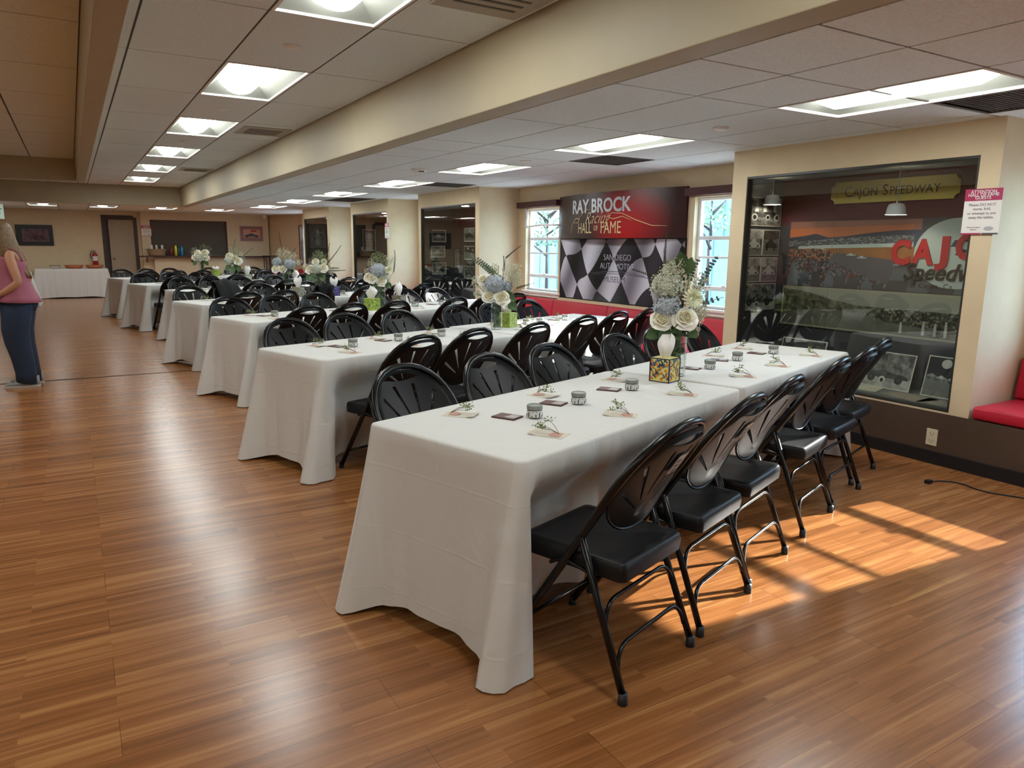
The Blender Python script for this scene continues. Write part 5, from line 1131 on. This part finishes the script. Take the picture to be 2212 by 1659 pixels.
bm = BM(); box(bm, (-.12, -.09, 0), (.12, .09, .1)); tag(obj('red_carton', bm, mat('red_carton', '#a81f33', .5), loc=TW(9.1, 15.1, .7505), rot=(0, 0, TH), bevel=.003), 'small red carton at the window end of the farthest row', 'carton')

# jars, favour cards, sprigs
M_TIN = mat('jar_tin', '#8d8f88', .4, metal=.6); M_JARL = mat('jar_label', '#d6d6d3', .5); M_JARG = glass_mat('jar_glass', (.85, .88, .86), 1.5, .05)
M_CARDB = mat('brown_card', '#5a3a32', .55, vary=.2, vscale=30); M_CARDC = mat('cream_card', '#c8bfae', .7, vary=.05); M_TWIG = mat('brown_twig', '#6a4a38', .6); M_SPRIG = mat('sprig_green', '#7c8a5c', .7, vary=.25, vscale=90); M_PINKP = mat('card_pink_print', '#b98a78', .6)
def make_jar():
    t = thing('votive_jar', '', 'jar'); bm = BM(); lathe(bm, [(.028, 0), (.031, .003), (.031, .036), (.029, .039)], 24); obj('glass_body', bm, M_JARG, t, smooth=True)
    bm = BM(); lathe(bm, [(.0315, .006), (.0315, .033)], 24, cap=(False, False)); obj('label', bm, M_JARL, t, smooth=True)
    bm = BM()
    for k in range(12):
        q = k*PI/6; x, y = .0318*math.cos(q), .0318*math.sin(q); tube(bm, [(x, y, .008), (x*1.001, y, .013+.006*(k % 3))], .0022, 5); tube(bm, [(x, y, .027), (.0318*math.cos(q+.2), .0318*math.sin(q+.2), .029)], .0012, 4)
    obj('label_print', bm, M_LET, t)
    bm = BM(); lathe(bm, [(.032, .037), (.0335, .038), (.0335, .052), (.032, .0545), (.029, .0545), (.028, .052)], 28); obj('lid', bm, M_TIN, t, smooth=False); return t
def make_bcard():
    t = thing('favour_card', '', 'card'); bm = BM(); box(bm, (-.04, -.055, 0), (.04, .055, .002)); box(bm, (-.037, -.052, .003), (.043, .055, .005)); obj('card', bm, M_CARDB, t)
    bm = BM(); flat(bm, [(-.02, -.045), (.035, -.045), (.035, -.005), (-.02, .005)], .0053); obj('print', bm, mat('card_pale_print', '#a9a09c', .5), t); return t
def make_ccard():
    t = thing('menu_card', '', 'card'); bm = BM(); vs = [bm.verts.new(p) for p in ((-.045, -.07, .001), (.045, -.07, .001), (.045, .035, .001), (-.045, .035, .001), (.045, .07, .007), (-.045, .07, .007))]
    bm.faces.new(vs[:4]); bm.faces.new((vs[3], vs[2], vs[4], vs[5])); o = obj('card', bm, M_CARDC, t); m_ = o.modifiers.new('thickness', 'SOLIDIFY'); m_.thickness = .001
    bm = BM(); flat(bm, [(-.03, -.055), (.025, -.05), (.03, -.01), (-.01, .0), (-.035, -.02)], .0023); obj('print', bm, M_PINKP, t); return t
def make_sprig(seed):
    rr = random.Random(seed); t = thing('dried_sprig', '', 'sprig'); bm = BM(); tw = []
    for k in range(4):
        a = rr.uniform(-.5, .5)+PI/2; L = rr.uniform(.05, .08); p0 = Vector((.0, -.045, .006)); p1 = p0+Vector((math.cos(a)*L, math.sin(a)*L, .010+.008*k)); tube(bm, [p0, p0.lerp(p1, .5)+Vector((0, 0, .006)), p1], .0010, 4); tw.append(p1)
    obj('twig', bm, M_TWIG, t); bm = BM()
    for p in tw:
        for k in range(11):
            c = p+Vector((rr.gauss(0, .011), rr.gauss(0, .011), abs(rr.gauss(0, .009)))); tube(bm, [p, c], .0006, 3, cap=False); bmesh.ops.create_icosphere(bm, subdivisions=1, radius=rr.uniform(.0022, .004), matrix=Matrix.Translation(c))
    obj('buds', bm, M_SPRIG, t); return t
PROTO = {}
def place(kind, mk, loc, rz, label, group):
    if kind not in PROTO: PROTO[kind] = mk(); o = PROTO[kind]; o.location = loc; o.rotation_euler = (0, 0, rz); return tag(o, label, None, group)
    return dup(PROTO[kind], label, group, loc, rz)
JX = {0: [2.289, 2.632, 3.084, 3.965, 4.387, 4.858]}
SN = {0: [2.115, 2.58, 3.16, 3.86, 4.363, 4.952]}; SF = {0: [2.114, 2.67, 3.264, 3.92, 4.473, 4.942]}
for i, r in enumerate(ROWS):
    jx = JX.get(i) or [r['s']+.50+.42*k for k in range(3)]+[r['br']+.42+.43*k for k in range(3)]
    sn = SN.get(i) or [r['s']+.34+.5*k for k in range(3)]+[r['br']+.33+.5*k for k in range(3)]
    sf = SF.get(i) or [r['s']+.36+.55*k for k in range(3)]+[r['br']+.4+.48*k for k in range(3)]
    cy = (r['f']+r['b'])/2; rr = random.Random(i+60)
    for k in range(6):
        sh = r['sh'] if k > 2 else 0; y = cy+rr.uniform(-.03, .03)+sh-.015
        if i: jx[k] += rr.uniform(-.04, .04)+(.2 if (i, k) == (1, 3) else .16 if (i, k) == (4, 3) else 0)
        W5 = '%s row, %s from the aisle' % (ORD[i], NTH[k])
        place('jar', make_jar, TW(jx[k], y, .7505), TH+rr.random()*6, 'small tin-lidded votive jar on the '+W5, 'votive jars down the table middles')
        place('bcard', make_bcard, TW(jx[k]-.075, y+.085, .7505), TH+.3+rr.uniform(-.3, .3), 'brown favour card beside the jar on the '+W5, 'brown favour cards')
        if i < 5:
            for sd_, xs_, yy in (('camera side', sn, r['f']+.155), ('far side', sf, r['b']-.19)):
                x = xs_[k]+(rr.uniform(-.04, .04) if i else 0); y2 = yy+sh+rr.uniform(-.02, .02); a = TH+.25+rr.uniform(-.3, .3)+(PI if sd_ == 'far side' else 0)
                place('ccard', make_ccard, TW(x, y2, .7505), a, 'cream card under a sprig, %s of %s' % (sd_, W5), 'cream cards with sprigs')
                place('sprig%d' % (k % 3), lambda k=k: make_sprig(k % 3+5), TW(x, y2, .7525), a+rr.uniform(-.4, .4), 'dried sprig on its card, %s of %s' % (sd_, W5), 'dried sprigs on the cards')

# stickers on the two nearest chair backs, jacket and cap left on chairs
def sticker(root, seed):
    rr = random.Random(seed); k_ = .59/.905; ln = math.hypot(1, k_)
    def P(x, z, n_): return Vector((x, .265-z*k_+n_/ln, z+n_*k_/ln))
    bm = BM(); q = [P(x, z, -.046+.036*(x/.223)**2) for x, z in ((-.012, .745), (-.012, .815), (.05, .815), (.05, .745))]; bm.faces.new([bm.verts.new(p) for p in q][::-1]); o = obj('sticker', bm, M_PAPER, root); o['label'] = 'white sticker label'
    m_ = o.modifiers.new('thickness', 'SOLIDIFY'); m_.thickness = .0008
    bm = BM()
    for k in range(3): a, b_ = .753+.018*k, .763+.018*k; bm.faces.new([bm.verts.new(P(x, z, -.0478+.036*(x/.223)**2)) for x, z in ((-.006, a), (-.006, b_), (.036-.005*k, b_), (.036-.005*k, a))][::-1])
    obj('sticker_print', bm, M_GTX, root)
near = [o for o in bpy.data.objects if o.get('label') in ('black fan-back folding chair, camera side of the nearest table row, first from the aisle', 'black fan-back folding chair, camera side of the nearest table row, second from the aisle')]
for i, o in enumerate(near): sticker(o, i)
M_JKT = mat('black_jacket_cloth', '#0c0c0f', .9, bump=.4, bscale=20)
def drape(loc, rz, w_, label, h=.22):
    bm = BM(); rows = []
    k_ = .59/.905
    for j, (z, off) in enumerate(((.905-h, -.085), (.88, -.085), (.955, -.06), (.975, .0), (.955, .05), (.88, .075), (.905-h, .08))):
        rows.append([bm.verts.new((-w_/2+w_*i_/10+.01*math.sin(j*2+i_), .265-z*k_+off+.008*math.sin(i_*1.9+j), z+.012*math.sin(i_*1.3+j*.7)-.03*abs(i_-5)/5*(1 if 0 < j < 6 else 2))) for i_ in range(11)])
    for j in range(6):
        for i_ in range(10): bm.faces.new((rows[j][i_], rows[j][i_+1], rows[j+1][i_+1], rows[j+1][i_]))
    o = obj('draped_jacket', bm, M_JKT, smooth=True, loc=loc, rot=(0, 0, rz)); m_ = o.modifiers.new('thickness', 'SOLIDIFY'); m_.thickness = .012; m_.offset = 1; tag(o, label, 'jacket'); return o
def chair_at(txt): return next(o for o in bpy.data.objects if o.get('label') == 'black fan-back folding chair, '+txt)
c_ = chair_at('far side of the fourth table row, second from the aisle'); drape(c_.location, c_.rotation_euler.z, .30, 'black jacket draped over a chair back behind the fourth row', .19)
c_ = chair_at('camera side of the fourth table row, third from the aisle'); drape(c_.location, c_.rotation_euler.z, .2, 'dark navy cap hung on a chair back in the fourth row', .08)

# ---------------------------------------------------------------- people
def skin_body(name, pts, edges, m, parent, sub=2):
    me = bpy.data.meshes.new(name); me.from_pydata([p[:3] for p in pts], edges, []); me.materials.append(m)
    o = bpy.data.objects.new(name, me); C.objects.link(o); o.parent = parent
    sk = o.modifiers.new('skin', 'SKIN'); sk.use_smooth_shade = True; sk.branch_smoothing = .6
    for i, p in enumerate(pts):
        v = me.skin_vertices[0].data[i]; v.radius = (p[3], p[4] if len(p) > 4 else p[3]); v.use_root = (i == 0)
    sb = o.modifiers.new('smooth', 'SUBSURF'); sb.levels = sb.render_levels = sub
    return o
def loftx(bm, secs, seg=28):
    """secs: (centre Vector, rx (front-back), ry (side), z tilt dz per x)"""
    rings = []
    for c, rx, ry, tilt, wv, wn_ in secs:
        ring = []
        for k in range(seg):
            a = 2*PI*k/seg; f = 1+wv*math.sin(a*wn_+c[2]*3); x, y = rx*f*math.cos(a), ry*f*math.sin(a); ring.append(bm.verts.new((c[0]+x, c[1]+y, c[2]+tilt*x)))
        rings.append(ring)
    for i in range(len(rings)-1):
        for k in range(seg): bm.faces.new((rings[i][k], rings[i][(k+1) % seg], rings[i+1][(k+1) % seg], rings[i+1][k]))
    return rings
def person(label, loc, rz, skin, hairc, topc, legc, shoec, lean=.06, peplum=True):
    # local frame: +x forward, +y the person's left, z up; 1.63 m tall
    t = thing('person', label, 'person', loc, rz)
    SK = mat('skin_tone', skin, .55, bump=.05, bscale=80)
    hx = lean   # head forward
    P = [(-.01, 0, .93, .125, .15), (0, 0, 1.04, .095, .125), (.0, 0, 1.16, .10, .13), (.005, 0, 1.28, .10, .15), (.01, 0, 1.36, .055, .07), (.02+hx*.4, 0, 1.42, .045), (.035+hx, 0, 1.49, .068, .062), (.045+hx, 0, 1.545, .085, .074), (.035+hx, 0, 1.595, .062, .06)]
    E_ = [(i, i+1) for i in range(8)]
    def limb(start, pts):
        n0 = len(P); P.extend(pts); E_.append((start, n0)); E_.extend((n0+i, n0+i+1) for i in range(len(pts)-1)); return n0+len(pts)-1
    hands = []
    for s_ in (1, -1):
        h_ = limb(3, [(.0, s_*.155, 1.335, .05), (-.035, s_*.20, 1.20, .045), (-.075, s_*.225, 1.06, .040), (-.055, s_*.225, 1.035, .038), (.03, s_*.20, .975, .034), (.115, s_*.165, .925, .024), (.15, s_*.145, .905, .024, .034), (.185, s_*.125, .885, .018, .032)]); hands.append((s_, h_))
        limb(0, [(.0, s_*.085, .84, .085), (.02, s_*.09, .66, .072), (.01, s_*.09, .47, .055), (-.025, s_*.09, .28, .048), (-.04, s_*.09, .09, .036), (.02, s_*.095, .045, .034), (.09, s_*.1, .03, .03)])
    body = skin_body('body', P, E_, SK, t)
    for s_, h_ in hands:   # four fingers and a thumb, each its own chain, resting on the hip front
        base = Vector(P[h_][:3]); d = Vector((.75, -s_*.35, -.55)).normalized(); side = Vector((.25, s_*.75, -.45)).normalized(); dn = d.cross(side)*s_
        for k, L in enumerate((.060, .070, .066, .052)):
            o_ = base-d*.01+side*(.021-.014*k); bend = Vector((0, 0, -1))
            q = [(o_)[:]+(.0085,), (o_+d*L*.45)[:]+(.0078,), (o_+d*L*.78+bend*.010)[:]+(.0072,), (o_+d*L*.95+bend*.024)[:]+(.006,)]
            skin_body('finger', q, [(0, 1), (1, 2), (2, 3)], SK, t, 1)
        o_ = base-d*.045+side*.03; q = [o_[:]+(.0105,), (o_+side*.022+d*.018)[:]+(.0095,), (o_+side*.032+d*.045)[:]+(.0075,)]
        skin_body('thumb', q, [(0, 1), (1, 2)], SK, t, 1)
    # face: nose, lips, eyes, ears
    c = Vector((.045+hx, 0, 1.54)); bm = BM()
    tube(bm, [c+Vector((.083, 0, .02)), c+Vector((.097, 0, -.005)), c+Vector((.104, 0, -.018)), c+Vector((.088, 0, -.026))], [.006, .009, .012, .008], 8); obj('nose', bm, SK, t, smooth=True)
    bm = BM(); tube(bm, [c+Vector((.078, -.022, -.05)), c+Vector((.092, 0, -.048)), c+Vector((.078, .022, -.05))], [.003, .007, .003], 8); obj('mouth', bm, mat('lips', '#a0584e', .5), t, smooth=True)
    for s_ in (-1, 1):
        bm = BM(); bmesh.ops.create_uvsphere(bm, u_segments=12, v_segments=8, radius=.011, matrix=Matrix.Translation(c+Vector((.072, s_*.03, .012)))); obj('eye', bm, mat('eye_white_brown', '#4b382c', .3), t, smooth=True)
        bm = BM(); bmesh.ops.create_uvsphere(bm, u_segments=12, v_segments=8, radius=.03, matrix=Matrix.Translation(c+Vector((-.005, s_*.076, -.005))) @ Matrix.Diagonal((.6, .3, 1, 1))); obj('ear', bm, SK, t, smooth=True)
    # hair: cap over the skull, falling down the back and both sides
    HM = mat('hair_'+hairc[1:], hairc, .42, vary=.3, vscale=45, bump=.5, bscale=120)
    bm = BM(); N = 30; rows = []
    for j in range(17):
        f = j/16; row = []
        for k in range(N+1):
            a = R(62)+R(236)*k/N     # leaves the face open
            if f < .35:
                el = PI/2*(1-f/.35); r1, r2 = (.122 if math.cos(a) < 0 else .108), .102; x, y, z = r1*math.cos(a)*math.cos(el), r2*math.sin(a)*math.cos(el), .098*math.sin(el); p = Vector((c.x-.008+x, y, c.z+.012+z))
            else:
                g = (f-.35)/.65; back = max(0, -math.cos(a)); sd = abs(math.sin(a)); r1 = .122 if math.cos(a) < 0 else .108; L = .46*(.62+.38*back)+.02*math.sin(k*1.7)
                p = Vector((c.x-.008+r1*math.cos(a)-g*(.04+.085*back)+g*g*.02*(1-back), (.102+.015*g-.02*g*g)*math.sin(a)*(1+.15*g*sd), c.z+.012-L*g))
            w_ = 1+.02*math.sin(k*2.6+f*3)*min(1, f*3); p.y *= w_
            row.append(bm.verts.new(p))
        rows.append(row)
    for j in range(16):
        for k in range(N): bm.faces.new((rows[j][k], rows[j+1][k], rows[j+1][k+1], rows[j][k+1]))
    bmesh.ops.remove_doubles(bm, verts=bm.verts, dist=1e-4)
    o = obj('hair', bm, HM, t, smooth=True); m_ = o.modifiers.new('thickness', 'SOLIDIFY'); m_.thickness = .022; m_.offset = 0
    # top
    TM = mat('top_'+topc[1:], topc, .8, bump=.3, bscale=25)
    bm = BM(); V_ = Vector
    secs = [(V_((-.01, 0, .855)), .195, .235, .06, .035, 9), (V_((-.012, 0, .90)), .175, .215, .04, .03, 9), (V_((-.008, 0, .97)), .148, .185, .02, .02, 7), (V_((0, 0, 1.05)), .125, .155, 0, .01, 5), (V_((.004, 0, 1.13)), .122, .15, 0, .008, 5), (V_((.008, 0, 1.20)), .125, .155, 0, .006, 4), (V_((.01, 0, 1.26)), .12, .16, .15, .004, 4), (V_((.012, 0, 1.285)), .112, .15, .25, 0, 4)] if peplum else \
           [(V_((-.01, 0, .86)), .16, .19, 0, .02, 6), (V_((0, 0, 1.0)), .14, .17, 0, .02, 5), (V_((.0, 0, 1.15)), .13, .16, 0, .01, 5), (V_((.005, 0, 1.3)), .13, .18, 0, .01, 4), (V_((.01, 0, 1.37)), .09, .14, 0, 0, 4), (V_((.015, 0, 1.40)), .06, .075, 0, 0, 4)]
    loftx(bm, secs); o = obj('top', bm, TM, t, smooth=True); m_ = o.modifiers.new('thickness', 'SOLIDIFY'); m_.thickness = .006
    if peplum:
        for s_ in (-1, 1):
            bm = BM(); tube(bm, [(.10, s_*.075, 1.27), (.075, s_*.10, 1.345), (.01, s_*.105, 1.385), (-.065, s_*.095, 1.345), (-.10, s_*.07, 1.25)], .007, 6); obj('strap', bm, TM, t, smooth=True)
    # trousers: hips then two wide legs
    LM = mat('trousers_'+legc[1:], legc, .85, vary=.18, vscale=5, bump=.3, bscale=35)
    bm = BM()
    loftx(bm, [(V_((-.01, 0, .97)), .135, .165, 0, 0, 3), (V_((-.015, 0, .90)), .15, .178, 0, 0, 3), (V_((-.015, 0, .82)), .155, .185, 0, .01, 3), (V_((-.005, 0, .765)), .14, .18, 0, .01, 3)])
    for s_ in (-1, 1):
        rings = loftx(bm, [(V_((-.01, s_*.085, .83)), .135, .098, 0, 0, 3), (V_((.0, s_*.09, .72)), .125, .098, 0, .01, 3), (V_((.02, s_*.092, .58)), .115, .092, 0, .015, 4), (V_((.015, s_*.092, .45)), .105, .088, 0, .02, 4), (V_((-.012, s_*.092, .30)), .093, .08, 0, .03, 5), (V_((-.028, s_*.092, .15)), .086, .078, 0, .035, 5), (V_((-.03, s_*.094, .045)), .088, .08, .15, .03, 6)])
    o = obj('trousers', bm, LM, t, smooth=True); m_ = o.modifiers.new('thickness', 'SOLIDIFY'); m_.thickness = .006
    SM = mat('shoe_'+shoec[1:], shoec, .7, vary=.1, vscale=30)
    for s_ in (-1, 1):
        f = t if False else None
        sh = thing('tmp', None, None); bpy.data.objects.remove(sh)
        bm = BM(); loftx(bm, [(V_((.015, s_*.1, .022)), .150, .05, 0, 0, 2), (V_((.01, s_*.1, .05)), .147, .048, -.05, 0, 2), (V_((-.02, s_*.1, .08)), .115, .043, -.3, 0, 2), (V_((-.06, s_*.1, .11)), .07, .038, -.1, 0, 2)]); bm.faces.new(bm.verts[:28][::-1])
        o = obj('shoe', bm, SM, t, smooth=True)
        bm = BM(); loftx(bm, [(V_((.015, s_*.1, .0)), .153, .052, 0, 0, 2), (V_((.015, s_*.1, .024)), .156, .054, 0, 0, 2)]); bm.faces.new(bm.verts[:28][::-1]); bm.faces.new(bm.verts[28:56]); obj('sole', bm, mat('sole_pale', '#b9b5ac', .7), o)
    return t
person('woman with long brown hair in pink camisole and jeans, standing at the left edge', (-.51, 8.76, 0), R(172), '#b98565', '#7a5f3c', '#a05a6c', '#1f2c42', '#8b8c8c', lean=.07)
person('person in dark clothes facing the woman in pink, mostly cut off at the left edge', (-1.01, 9.05, 0), R(-12), '#b98565', '#1d1b20', '#1b1c22', '#15151a', '#2a2a2c', lean=.12, peplum=False)
